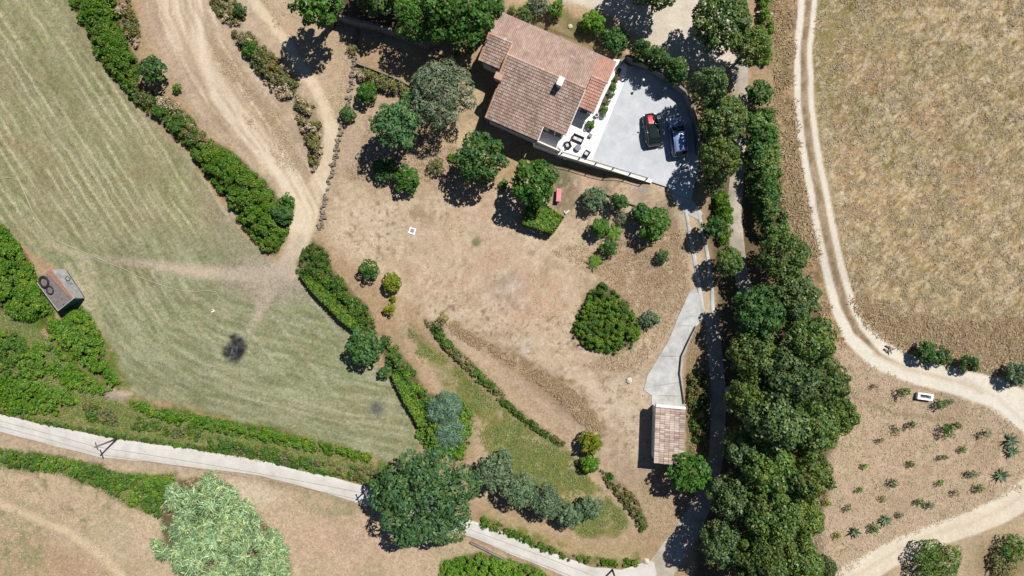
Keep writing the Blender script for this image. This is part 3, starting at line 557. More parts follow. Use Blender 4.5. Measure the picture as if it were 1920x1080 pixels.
def sheet(name, which, extra=None):
    q = QUAD[which]; used, inv = np.unique(q, return_inverse=True); q = inv.reshape(-1, 4)
    V = VERT[used]; C = bcol[used]; Gr = gcol[used]
    me = bpy.data.meshes.new(name); nf = len(q)
    if extra is not None:
        ev, ef = extra; q = np.concatenate([q, np.asarray(ef) + len(V)]); V = np.concatenate([V, ev]); C = np.concatenate([C, np.tile(np.append(alb(180,158,120), 1), (len(ev), 1))]); Gr = np.concatenate([Gr, np.ones(len(ev))]); nf = len(q)
    me.vertices.add(len(V)); me.vertices.foreach_set('co', V.astype(np.float32).reshape(-1))
    me.loops.add(nf * 4); me.loops.foreach_set('vertex_index', q.astype(np.int32).reshape(-1))
    me.polygons.add(nf); me.polygons.foreach_set('loop_start', np.arange(0, nf * 4, 4, dtype=np.int32)); me.polygons.foreach_set('loop_total', np.full(nf, 4, np.int32))
    me.polygons.foreach_set('use_smooth', np.ones(nf, bool)); me.update(calc_edges=True)
    a = me.attributes.new('base', 'FLOAT_COLOR', 'POINT'); a.data.foreach_set('color', C.astype(np.float32).reshape(-1))
    a = me.attributes.new('grain', 'FLOAT', 'POINT'); a.data.foreach_set('value', Gr.astype(np.float32))
    me.materials.append(M['ground']); o = bpy.data.objects.new(name, me); link(o); o['kind'] = 'structure'; return o
# the land goes on beyond the frame to the horizon
x0, x1, y0, y1 = VX.min() + 3.0, VX.max() - 3.0, VY.min() + 3.0, VY.max() - 3.0; B = 1200.0
ev = np.array([(-B,-B,-2.3),(B,-B,-2.3),(B,B,-2.3),(-B,B,-2.3),(x0,y0,-2.3),(x1,y0,-2.3),(x1,y1,-2.3),(x0,y1,-2.3)], float)
ef = [(0,1,5,4),(1,2,6,5),(2,3,7,6),(3,0,4,7)]
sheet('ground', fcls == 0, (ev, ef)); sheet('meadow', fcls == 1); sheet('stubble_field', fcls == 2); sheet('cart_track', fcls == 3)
sheet('earth_track', fcls == 4); sheet('footpath', fcls == 5); sheet('dirt_track', fcls == 6)

# ------------------------------------------------------------------ road, drives, court (slabs with a real edge)
def struct_slab(name, pts, mat, dz=.06, depth=.4, sub=14, z=None):
    """a slab laid on the land along a photo-outline; its top follows the land"""
    import bmesh
    out = []
    for i in range(len(pts)):
        a = np.array(pts[i], float); b = np.array(pts[(i + 1) % len(pts)], float); n = max(1, int(np.hypot(*(b - a)) / sub))
        for k in range(n): out.append(tuple(a + (b - a) * k / n))
    bm = bmesh.new(); vs_ = []
    for (x, y) in out:
        vs_.append(bm.verts.new(P(x, y, z) if z is not None else G(x, y, dz)))
    f = bm.faces.new(vs_); bmesh.ops.triangulate(bm, faces=[f])
    bm.normal_update()
    if sum(f.normal.z for f in bm.faces) < 0: bmesh.ops.reverse_faces(bm, faces=bm.faces[:])
    r = bmesh.ops.extrude_face_region(bm, geom=bm.faces[:])
    for v in [g for g in r['geom'] if isinstance(g, bmesh.types.BMVert)]: v.co.z += .0
    for v in vs_: v.co.z -= depth
    bmesh.ops.recalc_face_normals(bm, faces=bm.faces[:])
    me = bpy.data.meshes.new(name); bm.to_mesh(me); bm.free(); me.materials.append(mat)
    o = bpy.data.objects.new(name, me); link(o); o['kind'] = 'structure'; return o
def ribbon(name, top, bot, mat, dz=.06, n=90, ragged=1.2, seed=0):
    """a road between two edge lines, cut across many times so that it lies on the land"""
    def res(l):
        l = np.array(l, float); s_ = np.r_[0, np.cumsum(np.hypot(*np.diff(l, axis=0).T))]; tt = np.linspace(0, s_[-1], n)
        return np.stack([np.interp(tt, s_, l[:, 0]), np.interp(tt, s_, l[:, 1])], 1)
    a, b = res(top), res(bot); rs = np.random.RandomState(seed)
    for e in (a, b): e[:, 1] += np.convolve(rs.randn(n), [.3,.4,.3], 'same') * ragged
    V = []; F = []; m = 7
    for i in range(n):
        for j in range(m):
            q = a[i] + (b[i] - a[i]) * j / (m - 1); crown = .05 * math.sin(math.pi * j / (m - 1))
            V.append(G(q[0], q[1], dz + crown if 0 < j < m - 1 else dz - .03))
    for i in range(n - 1):
        for j in range(m - 1): F.append((i*m+j, (i+1)*m+j, (i+1)*m+j+1, i*m+j+1))
    me = bpy.data.meshes.new(name); me.from_pydata([tuple(v) for v in V], [], F); me.update()
    if me.polygons[len(F)//2].normal.z < 0: me.flip_normals()
    me.materials.append(mat); o = bpy.data.objects.new(name, me); link(o); o['kind'] = 'structure'; return o
RT = [(-80,758),(0,777),(100,800),(215,823),(330,838),(480,862),(600,890),(690,912),(790,945),(890,978),(960,1003),(1040,1038),(1110,1063),(1165,1068),(1225,1050)]
RB = [(-80,794),(0,809),(100,836),(190,857),(330,872),(480,890),(580,915),(670,942),(780,978),(870,1002),(950,1035),(1040,1072),(1090,1092),(1150,1100),(1235,1090)]
ribbon('road', RT, RB, M['road'], .06, 110, 1.0, 3)
ribbon('lane', [(1382,70),(1380,150),(1372,300),(1362,400),(1372,500),(1402,600),(1430,700)], [(1402,70),(1402,150),(1398,300),(1390,400),(1400,500),(1432,600),(1462,700)], M['lane'], .05, 50, .8, 4)
ribbon('drive', [(1318,590),(1326,640),(1334,740),(1330,850),(1306,930),(1258,1000),(1212,1060)], [(1342,590),(1352,640),(1362,740),(1358,850),(1340,940),(1300,1020),(1250,1100)], M['lane'], .05, 60, .8, 5)
ribbon('concrete_strip', [(1282,392),(1290,440),(1299,490),(1307,540),(1314,590)], [(1289,392),(1297,440),(1307,490),(1315,540),(1323,590)], M['concrete'], .05, 40, .3, 6)
ribbon('concrete_strip', [(1306,398),(1316,440),(1325,490),(1331,540),(1333,588)], [(1313,398),(1323,440),(1332,490),(1338,540),(1341,588)], M['concrete'], .05, 40, .3, 7)
struct_slab('driveway', [(1292,548),(1303,540),(1312,556),(1322,592),(1306,612),(1293,640),(1280,672),(1278,700),(1281,735),(1283,768),(1222,768),(1222,742),(1207,731),(1214,704),(1236,668),(1255,636),(1270,598)], M['concrete'], .07)
ZC = 2.0
mbj = MB()
for (a, b) in (((1222,741),(1282,743)),((1208,728),(1280,716)),((1238,668),(1284,668)),((1266,610),(1310,612))):
    pa, pb = G(*a, .074), G(*b, .074); n_ = 8
    for k in range(n_):
        q0 = pa + (pb - pa) * (k / n_); q1 = pa + (pb - pa) * ((k + 1) / n_); x0_, y0_ = m2(q0.x, q0.y); x1_, y1_ = m2(q1.x, q1.y)
        u0_, u1_ = G(x0_, y0_, .073), G(x1_, y1_, .073); mbj.add([u0_ + Vector((0,-.02,0)), u1_ + Vector((0,-.02,0)), u1_ + Vector((0,.02,0)), u0_ + Vector((0,.02,0))], [(0,1,2,3)])
struct_slab('court', [(1172,150),(1176,122),(1215,130),(1255,152),(1284,180),(1302,225),(1310,285),(1309,322),(1296,372),(1270,366),(1255,352),(1222,341),(1107,306)], M['gravel'], z=ZC, depth=2.4)
struct_slab('terrace_paving', [(1172,150),(1107,306.5),(1053,291),(1038,284),(1000,270),(1070,190),(1130,110),(1165,112),(1176,122)], M['paving'], z=ZC + .004, depth=2.4)
oj = mbj.build('driveway_joints', M['greywall']); oj['kind'] = 'structure'
struct_slab('flower_bed', [(1160,126),(1166,130),(1138,192),(1126,219),(1119,214),(1130,186)], M['bark'], z=ZC + .03, depth=.2)
struct_slab('concrete_apron', [(1255,352.5),(1270,366.5),(1296,372.5),(1318,400),(1310,412),(1282,398),(1262,372)], M['concrete'], .05)

# ------------------------------------------------------------------ the house
ZE = ZC + 2.7; PITCH = .30; SH = S / (1 - 4.9 / HC)
HU = Vector((.918, -.397, 0)); HV = Vector((-.397, -.918, 0)); HO = P(937, 22, ZE); HO.z = 0
HROT = math.atan2(HU.y, HU.x)
def hp(u, v, z): return Vector((u / SH, -v / SH, z))            # house-local: x along the house, -y towards the garden
house = empty('house', (HO.x, HO.y, 0), HROT, 'white house under three weathered terracotta tiled roofs beside the pale gravel court', 'house')
RM, RL, RR = 76, 51, 48
zr = lambda v, r: ZE + PITCH * (v if v <= r else 2 * r - v) / SH
def section_walls(mb, u0, u1, v0, v1, r, zb, drop=.16):
    uu = (u0, u1); ring = [(v0, zb), (v1, zb), (v1, zr(v1, r) - drop), (r, zr(r, r) - drop), (v0, zr(v0, r) - drop)]
    vs_ = [hp(u0, v, z) for v, z in ring] + [hp(u1, v, z) for v, z in ring]; n = 5
    mb.add(vs_, [tuple(range(n)), tuple(range(n, 2 * n))[::-1]] + [(i, n + i, n + (i + 1) % n, (i + 1) % n) for i in range(n)])
mb = MB(); section_walls(mb, 5, 48, 5, 94, RL, .2); section_walls(mb, 53, 201.5, 4.6, 161, RM, -.3, .17); section_walls(mb, 57, 156, 161, 186, RM, -.4, .17); section_walls(mb, 203, 234, 5, 99, RR, .5, .18)
walls = mb.build('wall', M['wall'], house)
def roof_plane(name, rects, r, side, tm):
    """rects: (u0,u1,v0,v1) ; a deck with barrel tiles laid on it"""
    dk = MB(); V = []; rs = np.random.RandomState(hash(name) % 1000 + int(rects[0][0]))
    ang = math.atan(PITCH) * (1 if side == 'n' else -1)
    for (u0, u1, v0, v1) in rects:
        z = lambda v: zr(v, r)
        dk.add([hp(u0, v0, z(v0) - .08), hp(u1, v0, z(v0) - .08), hp(u1, v1, z(v1) - .08), hp(u0, v1, z(v1) - .08), hp(u0, v0, z(v0)), hp(u1, v0, z(v0)), hp(u1, v1, z(v1)), hp(u0, v1, z(v1))],
               [(0,1,2,3),(7,6,5,4),(0,4,5,1),(1,5,6,2),(2,6,7,3),(3,7,4,0)])
        W = (u1 - u0) / SH; Ln = (v1 - v0) / SH; nc = max(1, round(W / .215)); nr = max(1, round(Ln / .335)); cw = W / nc; rl = Ln / nr
        for i in range(nc):
            for j in range(nr):
                uc = (u0 / SH) + (i + .5) * cw + rs.randn() * .006
                va = v0 / SH + j * rl; vb = va + rl * 1.02
                if side == 'n': va, vb = vb, va                        # a = upper end, b = lower end
                za = zr(va * SH, r) + .012 + rs.rand() * .008; zb = zr(vb * SH, r) + .07 + rs.rand() * .014
                arc = []
                for k in range(5):
                    th = math.pi * k / 4; arc.append((math.cos(th) * cw * .52, math.sin(th) * .075))
                tw = rs.randn() * .006
                A = [(uc + x, -va, za + h) for x, h in arc]; Bq = [(uc + x * 1.05 + tw, -vb, zb + h) for x, h in arc]
                for k in range(4): V.append((A[k], A[k+1], Bq[k+1], Bq[k]))
                V.append((Bq[0], Bq[1], Bq[3], Bq[4]))
    d = dk.build('roof', M['coping'], house)
    V = np.array(V); nt_ = len(V) // 5
    # one connected strip per tile so that each tile takes its own colour
    verts = []; faces = []
    for t_ in range(nt_):
        q = V[t_*5:t_*5+4]; o_ = len(verts)
        verts += [tuple(q[0][0])] + [tuple(q[k][1]) for k in range(4)] + [tuple(q[0][3])] + [tuple(q[k][2]) for k in range(4)]
        faces += [(o_+k, o_+5+k, o_+6+k, o_+k+1) for k in range(4)] + [(o_+5, o_+9, o_+8, o_+7, o_+6)]
    me = bpy.data.meshes.new('tiling'); me.from_pydata(verts, [], faces); me.update(); me.materials.append(tm)
    o = bpy.data.objects.new('tiling', me); link(o, d); o['kind'] = 'stuff'
    return d
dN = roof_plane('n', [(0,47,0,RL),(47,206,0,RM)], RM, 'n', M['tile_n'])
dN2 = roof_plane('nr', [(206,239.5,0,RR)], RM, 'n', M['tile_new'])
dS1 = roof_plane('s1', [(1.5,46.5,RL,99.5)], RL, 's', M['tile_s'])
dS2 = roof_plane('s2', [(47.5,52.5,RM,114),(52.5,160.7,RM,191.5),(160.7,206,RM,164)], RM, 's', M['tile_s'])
dS3 = roof_plane('s3', [(207,237.5,RR,104)], RR, 's', M['tile_new'])
def caps(u0, u1, v, z, parent, along='u', v1=None):
    """a row of ridge caps, each its own piece"""
    if along == 'u': n = max(1, round((u1 - u0) / SH / .42)); a = hp(u0, v, z); b = hp(u1, v, z)
    else: n = max(1, round((v1 - v) / SH / .42)); a = hp(u0, v, z); b = hp(u0, v1, u1)
    me = None; d = (b - a) / n; ln = d.length; e = d.normalized(); s_ = e.cross(Vector((0,0,1))).normalized(); up_ = s_.cross(e)
    for i in range(n):
        if me is None:
            q = MB(); vs_ = []; 
            for (t_, rr) in ((0, .12), (ln * 1.08, .135)):
                for k in range(6):
                    th = math.pi * k / 5; vs_.append(e * t_ + s_ * (math.cos(th) * rr) + up_ * (math.sin(th) * rr * .8))
            q.add(vs_, [(k, 6 + k, 7 + k, k + 1) for k in range(5)] + [(0,1,2,3,4,5),(11,10,9,8,7,6)])
            o = q.build('ridge_cap', M['ridge' if along == 'u' else 'verge'], parent); me = o.data
        else: o = link(bpy.data.objects.new('ridge_cap', me), parent)
        o.location = a + d * i + Vector((0, 0, .02 + .006 * (i % 2)))
caps(-1, 47, RL - .5, zr(RL, RM) + .03, dN); caps(47, 206, RM - .5, zr(RM, RM) + .03, dN); caps(206, 239, RR - .5, zr(RR, RM) + .03, dN2)
caps(.6, zr(99, RL) + .03, RL + 1, zr(RL, RL) + .03, dS1, 'v', 99); caps(48, zr(114, RM) + .03, RM + 1, zr(RM, RM) + .03, dS2, 'v', 113)
caps(48.5, zr(RM - 1, RM) + .03, RL + 2, zr(RL + 2, RM) + .03, dN, 'v', RM - 1); caps(53.3, zr(191, RM) + .04, 118, zr(118, RM) + .04, dS2, 'v', 190)
# verge boards (pale edge of the eastern gables) and gutters
mb = MB()
def beam(mb, a, b, wd, hh):
    a = Vector(a); b = Vector(b); e = (b - a).normalized(); s_ = e.cross(Vector((0,0,1))).normalized() * wd / 2; u_ = Vector((0,0,hh))
    mb.add([a - s_, a + s_, b + s_, b - s_, a - s_ + u_, a + s_ + u_, b + s_ + u_, b - s_ + u_], [(0,3,2,1),(4,5,6,7),(0,1,5,4),(1,2,6,5),(2,3,7,6),(3,0,4,7)])
for (u, va, vb, r) in ((240, 0, RR, RM), (238.2, RR + 1, 104, RR), (206.7, RM + 1, 164, RM), (161.3, 164.8, 191, RM)):
    mb = MB(); beam(mb, hp(u, va, zr(va, r) - .08), hp(u, vb, zr(vb, r) - .08), .09, .17); mb.build('verge_board', M['coping'], house)
for (u0, u1, v, r) in ((0, 239, -1.2, RM), (52, 161, 192.8, RM), (207, 238, 105.2, RR), (1, 47, 100.8, RL)):
    mb = MB(); mb.tube([hp(u0, v, zr(v, r) - .1), hp(u1, v, zr(v, r) - .1)], .055, 6); mb.build('gutter', M['potgrey'], house)
for (u, v, r) in ((53, 192.5, RM), (3, 100.5, RL), (160, 192.5, RM)):
    mb = MB(); mb.tube([hp(u, v, zr(v, r) - .1), hp(u, v - 5, zr(v, r) - .5), hp(u, v - 5, 0)], .05, 6); mb.build('downpipe', M['potgrey'], house)
# chimneys
def chimney(name, u, v, sx, sy, hh, mat, capm):
    z0 = zr(v, RM) - .4; mb = MB(); mb.box(hp(u, v, z0 + (hh + .4) / 2), (sx, sy, hh + .4)); c = mb.build('chimney', mat, house)
    mb = MB(); zt = z0 + hh + .4
    for i in (-1, 1):
        for j in (-1, 1): mb.box(hp(u, v, zt + .08) + Vector((i * sx * .4, j * sy * .4, 0)), (.09, .09, .16))
    mb.box(hp(u, v, zt + .2), (sx + .16, sy + .16, .07)); mb.build('chimney_cap', capm, c)
    return c
chimney('c', 159, 86, .5, .85, .95, M['coping'], M['coping'])
chimney('c', 50, 119, .75, .6, .75, M['ridge'], M['ridge'])
# sunken balcony in the south-east notch, its parapet, door and windows
mb = MB(); mb.box(hp(182, 177, ZC - .6) , (44 / SH, 27 / SH, 1.5)); mb.build('balcony', M['paving'], house)
mb = MB(); mb.box(hp(182.5, 189.2, ZC + .65), (47 / SH, .16, .95)); mb.box(hp(160.5, 177, ZC + .65), (.14, 24 / SH, .95)); mb.build('parapet', M['coping'], house)
def opening(kind, u, v, z0, wd, hh, axis, n=1):
    mb = MB(); t_ = .07
    sz = (wd, t_, hh) if axis == 'u' else (t_, wd, hh)
    mb.box(hp(u, v, z0 + hh / 2), sz); f = mb.build(kind, M['white'], house)
    mb = MB(); k = (wd - .14 * (n + 0)) / n
    for i in range(n):
        off = -wd / 2 + (i + .5) * wd / n; sg = Vector((off, 0, 0)) if axis == 'u' else Vector((0, off, 0))
        mb2 = MB(); mb2.box(hp(u, v, z0 + hh / 2) + sg, (k, t_ + .03, hh - .16) if axis == 'u' else (t_ + .03, k, hh - .16)); mb2.build('pane', M['glass'], f)
for u in (75, 105, 135): opening('window', u, 186.5, ZC + .3, 1.2, 1.1, 'u', 2)
opening('door', 185, 161.6, ZC + .2, 1.8, 2.05, 'u', 2); opening('window', 30, 94.6, ZC + .9, 1.0, 1.1, 'u', 2)
opening('door', 219, 99.6, ZC + .02, 1.0, 2.0, 'u', 1); opening('window', 202, 130, ZC + .8, 1.3, 1.1, 'v', 2)
for u in (30, 90, 150, 215): opening('window', u, 4.4, ZC + .9, 1.2, 1.2, 'u', 2)
# two shallow steps up to the shaded door
mb = MB(); mb.box(hp(219, 108, ZC + .08), (28 / SH, .9, .16)); mb.box(hp(219, 114, ZC + .045), (28 / SH, .5, .09)); mb.build('step', M['paving'], house)

# ------------------------------------------------------------------ garage
def Wp(px, py, z): return P(px, py, z)
ZGW, ZGE = 2.7, 3.15
gA = P(1230, 761, ZGW); gB = P(1285, 766, ZGE); gC = P(1282, 871, ZGE); gD = P(1226.5, 868, ZGW)
g0 = Vector(((gA.x + gD.x) / 2, (gA.y + gD.y) / 2, 0))
garage = empty('garage', (g0.x, g0.y, 0), 0, 'small white garage with a single sloping tiled roof at the foot of the concrete drive', 'garage')
LG = lambda v: Vector(v) - g0
gx_ = (gB - gA); gy_ = (gD - gA)
def gq(a, b, dz=0): 
    p = gA + gx_ * a + gy_ * b; return LG(p) + Vector((0, 0, dz))
mb = MB()
for (a0, a1, b0, b1) in ((.05,.10,.04,.96), (.90,.95,.04,.96), (.10,.90,.93,.97)):
    c = [gq(a0, b0, -.1), gq(a1, b0, -.1), gq(a1, b1, -.1), gq(a0, b1, -.1)]
    mb.add([(p.x, p.y, -.5) for p in c] + [tuple(p) for p in c], [(0,1,2,3),(7,6,5,4),(0,4,5,1),(1,5,6,2),(2,6,7,3),(3,7,4,0)])
mb.build('wall', M['wall'], garage)
mb = MB(); c = [gq(.0, -.03), gq(1, -.03), gq(1, .012), gq(.0, .012)]
mb.add([(p.x, p.y, p.z - .55) for p in c] + [(p.x, p.y, p.z + .16) for p in c], [(0,1,2,3),(7,6,5,4),(0,4,5,1),(1,5,6,2),(2,6,7,3),(3,7,4,0)]); mb.build('fascia', M['white'], garage)
mb = MB(); c = [gq(.10, .045), gq(.90, .045), gq(.90, .055), gq(.10, .055)]
mb.add([(p.x, p.y, -.4) for p in c] + [(p.x, p.y, p.z - .5) for p in c], [(0,1,2,3),(7,6,5,4),(0,4,5,1),(1,5,6,2),(2,6,7,3),(3,7,4,0)]); mb.build('garage_door', M['corrpale'], garage)
mb = MB(); c = [gq(0, 0), gq(1, 0), gq(1, 1), gq(0, 1)]
mb.add([tuple(p + Vector((0,0,-.1))) for p in c] + [tuple(p) for p in c], [(0,1,2,3),(7,6,5,4),(0,4,5,1),(1,5,6,2),(2,6,7,3),(3,7,4,0)]); groof = mb.build('roof', M['greywall'], garage)
nr_, nc_ = 26, 6; tl = gx_.length / nc_; tw = gy_.length / nr_; ex = gx_.normalized(); ey = gy_.normalized(); ez = ex.cross(ey); ez = ez if ez.z > 0 else -ez
tme = None
for i in range(nr_):
    for j in range(nc_):
        if tme is None:
            vs_ = []
            for (t_, up_, sc2) in ((-.03, .055, 1.06), (tl, .012, 1.0)):
                for k in range(5):
                    th = math.pi * k / 4; vs_.append(ex * t_ + ey * (math.cos(th) * tw * .52 * sc2) + ez * (math.sin(th) * .085 + up_))
            q = MB(); q.add(vs_, [(k, 5 + k, 6 + k, k + 1) for k in range(4)] + [(0,1,2,3,4)]); o = q.build('roof_tile', M['tile_g'], groof); tme = o.data
        else: o = link(bpy.data.objects.new('roof_tile', tme), groof)
        o.location = LG(gA) + ex * (tl * j) + ey * (tw * (i + .5)) + ez * random.uniform(0, .012); o.rotation_euler = (random.gauss(0,.012), random.gauss(0,.012), random.gauss(0,.02))

# ------------------------------------------------------------------ green shed with rings on its roof
zs0 = float(hgt(113, 545)); ZR, ZEv = zs0 + 2.75, zs0 + 1.9
R0, R1 = P(95, 505, ZR), P(139, 559, ZR); E0, E1 = P(70, 530, ZEv), P(109, 583, ZEv); N0, N1 = P(122, 504, zs0 + .4), P(157.5, 559, zs0 + .4)
s0 = (R0 + R1 + E0 + N1) / 4; s0.z = zs0
shed = empty('shed', tuple(s0), 0, 'small green board shed with a lichen stained grey gable roof at the meadow edge', 'shed')
LS = lambda v: Vector(v) - s0
def quadslab(mb, a, b, c, d, t_=.05):
    n_ = (b - a).cross(d - a).normalized(); n_ = n_ if n_.z > 0 else -n_
    mb.add([p - n_ * t_ for p in (a, b, c, d)] + [a, b, c, d], [(0,1,2,3),(7,6,5,4),(0,4,5,1),(1,5,6,2),(2,6,7,3),(3,7,4,0)])
    return n_
def lerp(a, b, t): return a + (b - a) * t
mb = MB(); ins = .12
def shr(p, c, k=.08): return lerp(p, c, k)
base = [shr(p, s0) for p in (E0, E1, N1, N0)]
gz = zs0 - .3
ring = [LS(Vector((p.x, p.y, gz))) for p in base]; top = [LS(Vector((p.x, p.y, p.z - .08))) for p in base]
ra, rb = LS(shr(R0, s0)), LS(shr(R1, s0)); ra.z = rb.z = ZR - .1 - zs0
mb.add(ring + top + [ra, rb], [(0,1,5,4),(2,3,7,6),(1,2,6,9,5),(3,0,4,8,7)]); mb.build('wall', M['greenboard'], shed)
nb = 9
for k in range(nb):      # boards of the gable that faces the meadow
    t0, t1 = k / nb + .008, (k + 1) / nb - .008
    def tp(t): 
        p = lerp(top[1], top[2], t); q = rb
        hgt_ = (top[1].z + (q.z - top[1].z) * 2 * t) if t < .5 else (q.z + (top[2].z - q.z) * (2 * t - 1)); return Vector((p.x, p.y, hgt_ - .12))
    nrm = (top[2] - top[1]).cross(Vector((0,0,1))).normalized() * .03
    if nrm.dot(LS(N1) + LS(E1)) < 0: nrm = -nrm
    a_, b_ = lerp(ring[1], ring[2], t0), lerp(ring[1], ring[2], t1); c_, d_ = tp(t1), tp(t0)
    q = MB(); q.add([a_, b_, c_, d_, a_ + nrm, b_ + nrm, c_ + nrm, d_ + nrm], [(0,1,2,3),(7,6,5,4),(0,4,5,1),(1,5,6,2),(2,6,7,3),(3,7,4,0)]); q.build('board', M['greenboard'], shed)
for k in range(5):       # sheets of the grey slope
    t0, t1 = k / 5 + .004, (k + 1) / 5 + .012
    q = MB(); dz = Vector((0, 0, .015 * (k % 2))); quadslab(q, LS(lerp(R0, R1, t0)) + dz, LS(lerp(R0, R1, min(t1, 1.0))) + dz, LS(lerp(E0, E1, min(t1, 1.0))) + dz, LS(lerp(E0, E1, t0)) + dz, .04); q.build('roof_sheet', M['corr'], shed)
for k in range(4):       # sheets of the pale slope
    t0, t1 = k / 4 + .004, (k + 1) / 4 + .012
    q = MB(); dz = Vector((0, 0, .015 * (k % 2))); quadslab(q, LS(lerp(R0, R1, t0)) + dz, LS(lerp(R0, R1, min(t1, 1.0))) + dz, LS(lerp(N0, N1, min(t1, 1.0))) + dz, LS(lerp(N0, N1, t0)) + dz, .04); q.build('roof_sheet', M['corrpale'], shed)
mb = MB(); up_ = Vector((0, 0, .035)); wv = (LS(E0) - LS(R0)) * .16; wn = (LS(N0) - LS(R0)) * .05
quadslab(mb, LS(R0) + up_, LS(R1) + up_, LS(R1) + wv * .8 + up_, LS(R0) + wv * 1.7 + up_, .03); quadslab(mb, LS(R0) + up_, LS(R1) + up_, LS(R1) + wn + up_, LS(R0) + wn + up_, .03); mb.build('ridge_flashing', M['lichen'], shed)
mb = MB(); 
for (a_, b_) in ((E0, E1), (E1, R1), (R1, N1)): beam(mb, LS(a_) + Vector((0,0,-.02)), LS(b_) + Vector((0,0,-.02)), .07, .08)
mb.build('edge_trim', M['corrpale'], shed)
nS = (R1 - R0).cross(E0 - R0).normalized(); nS = nS if nS.z > 0 else -nS
tiltS = nS.to_track_quat('Z', 'Y').to_matrix()
def on_slope(px, py):
    z = ZR
    for _ in range(8):
        p = P(px, py, z); z = R0.z - (nS.x * (p.x - R0.x) + nS.y * (p.y - R0.y)) / nS.z
    return P(px, py, z)
def ring_thing(px, py, R, r, label):
    p = on_slope(px, py) + nS * (r * .9 + .05); root = empty('tyre_ring', tuple(p), 0, label, 'tyre', 'tyre rings on the shed roof')
    mb = MB(); mb.torus((0, 0, 0), R, r, 28, 8, tiltS, .8); mb.build('ring', M['rubber'], root, True)
    return root
ring_thing(84.5, 528, .62, .13, 'larger black tyre ring lying on the grey roof of the green shed')
ring_thing(95, 543.5, .48, .08, 'smaller black tyre ring lying below the larger one on the shed roof')
pb = P(127.5, 522.5, ZEv + .3); root = empty('metal_frame', tuple(pb), math.radians(-35), 'small dark metal frame lying on the pale slope of the shed roof', 'frame')
mb = MB(); 
for (c, s_) in (((0,.2,.03),(.5,.06,.06)),((0,-.2,.03),(.5,.06,.06)),((.25,0,.031),(.06,.34,.06)),((-.25,0,.031),(.06,.34,.06))): mb.box(c, s_)
mb.build('rim', M['dark'], root)

# ------------------------------------------------------------------ walls and railings
def wall_thing(name, pts, thick, hh, mat, label, cat='wall', zb=-.6, capm=None, ztop=None, group=None):
    """free-standing wall along a photo-polyline (outline given at its top)"""
    W = []
    for (x, y) in pts:
        z = ztop if ztop is not None else float(hgt(x, y)) + hh
        W.append(P(x, y, z))
    c = sum(W, Vector()) / len(W); c.z = min(p.z for p in W) - hh; root = empty(name, tuple(c), 0, label, cat, group)
    def strip(th, z0f, z1f, grow=0):
        mb = MB(); n = len(W); L_ = []; R_ = []
        for i, p in enumerate(W):
            t_ = (W[min(i+1, n-1)] - W[max(i-1, 0)]); t_.z = 0; t_.normalize(); s_ = Vector((-t_.y, t_.x, 0)) * th / 2
            ext = t_ * (grow if i == n - 1 else (-grow if i == 0 else 0))
            L_.append(p + s_ + ext - c); R_.append(p - s_ + ext - c)
        for i in range(n):
            for q in (L_[i], R_[i]): mb.v.append((q.x, q.y, z0f(W[i]) - c.z)); mb.v.append((q.x, q.y, z1f(W[i]) - c.z))
        for i in range(n - 1):
            a = i * 4; b = a + 4; mb.f += [(a, b, b+1, a+1), (a+3, b+3, b+2, a+2), (a+1, b+1, b+3, a+3), (a, a+2, b+2, b)]
        mb.f += [(0,1,3,2), ((n-1)*4, (n-1)*4+2, (n-1)*4+3, (n-1)*4+1)]
        return mb
    strip(thick, lambda p: p.z - hh + zb, lambda p: p.z - (.07 if capm else 0)).build('wall_face', mat, root)
    if capm: strip(thick + .08, lambda p: p.z - .07, lambda p: p.z, .03).build('coping', capm, root)
    return root
wall_thing('retaining_wall', [(1047,286),(1090,299),(1130,311),(1170,323.5),(1222,340)], .38, 2.2, M['wall'], 'white coped retaining wall below the railing along the gravel court', 'wall', -.5, M['coping'], ztop=ZC + .12)
rail = empty('railing', tuple(P(1132, 311, ZC + .12)), 0, 'dark metal railing with six posts on the white coping of the court wall', 'railing')
rp = [(1053,287.5),(1086,297.5),(1117,307),(1149,316.8),(1181,326.5),(1212,336)]; r0 = rail.location
zt = ZC + 1.05
for (x, y) in rp:
    p = P(x, y, ZC + .12) - r0; mb = MB(); mb.box((p.x, p.y, .47), (.09, .09, .98), -.3); mb.box((p.x, p.y, .02), (.18, .18, .03), -.3); mb.build('post', M['dark'], rail)
a, b = P(*rp[0], ZC + .12) - r0, P(*rp[-1], ZC + .12) - r0
for z in (.93, .5): 
    mb = MB(); mb.tube([(a.x, a.y, z), (b.x, b.y, z)], .04 if z > .9 else .02, 6); mb.build('rail', M['dark'], rail)
wall_thing('court_wall', [(1164,114),(1175,104),(1215,121),(1250,142),(1288,172),(1306,222),(1314,285)], .25, 1.3, M['greywall'], 'weathered grey wall curving round the shaded north corner of the gravel court', 'wall', -1.2, ztop=ZC + 1.7)
wall_thing('garden_wall', [(600,18),(627,26),(672,40),(692,43),(730,54),(794,80),(835,64),(890,41),(925,26)], .25, 2.0, M['greywall'], 'long grey garden wall in shadow under the big bright trees above the house', 'wall', -.5)
wall_thing('low_wall', [(668,117),(705,131),(745,147),(775,163)], .22, .5, M['stonewall'], 'low pale wall behind the yellow olive hedge left of the silver tree', 'wall', -.4)
wall_thing('kerb_wall', [(882,1018),(915,1034),(960,1056),(1010,1080),(1050,1098)], .18, .35, M['greywall'], 'thin dark kerb wall along the lower side of the pale road', 'wall', -.4)
wall_thing('terrace_edging', [(1112,352),(1160,374),(1210,391),(1238,400)], .15, .3, M['stonewall'], 'low dark stone edging between the two garden shrubs', 'wall', -.3)
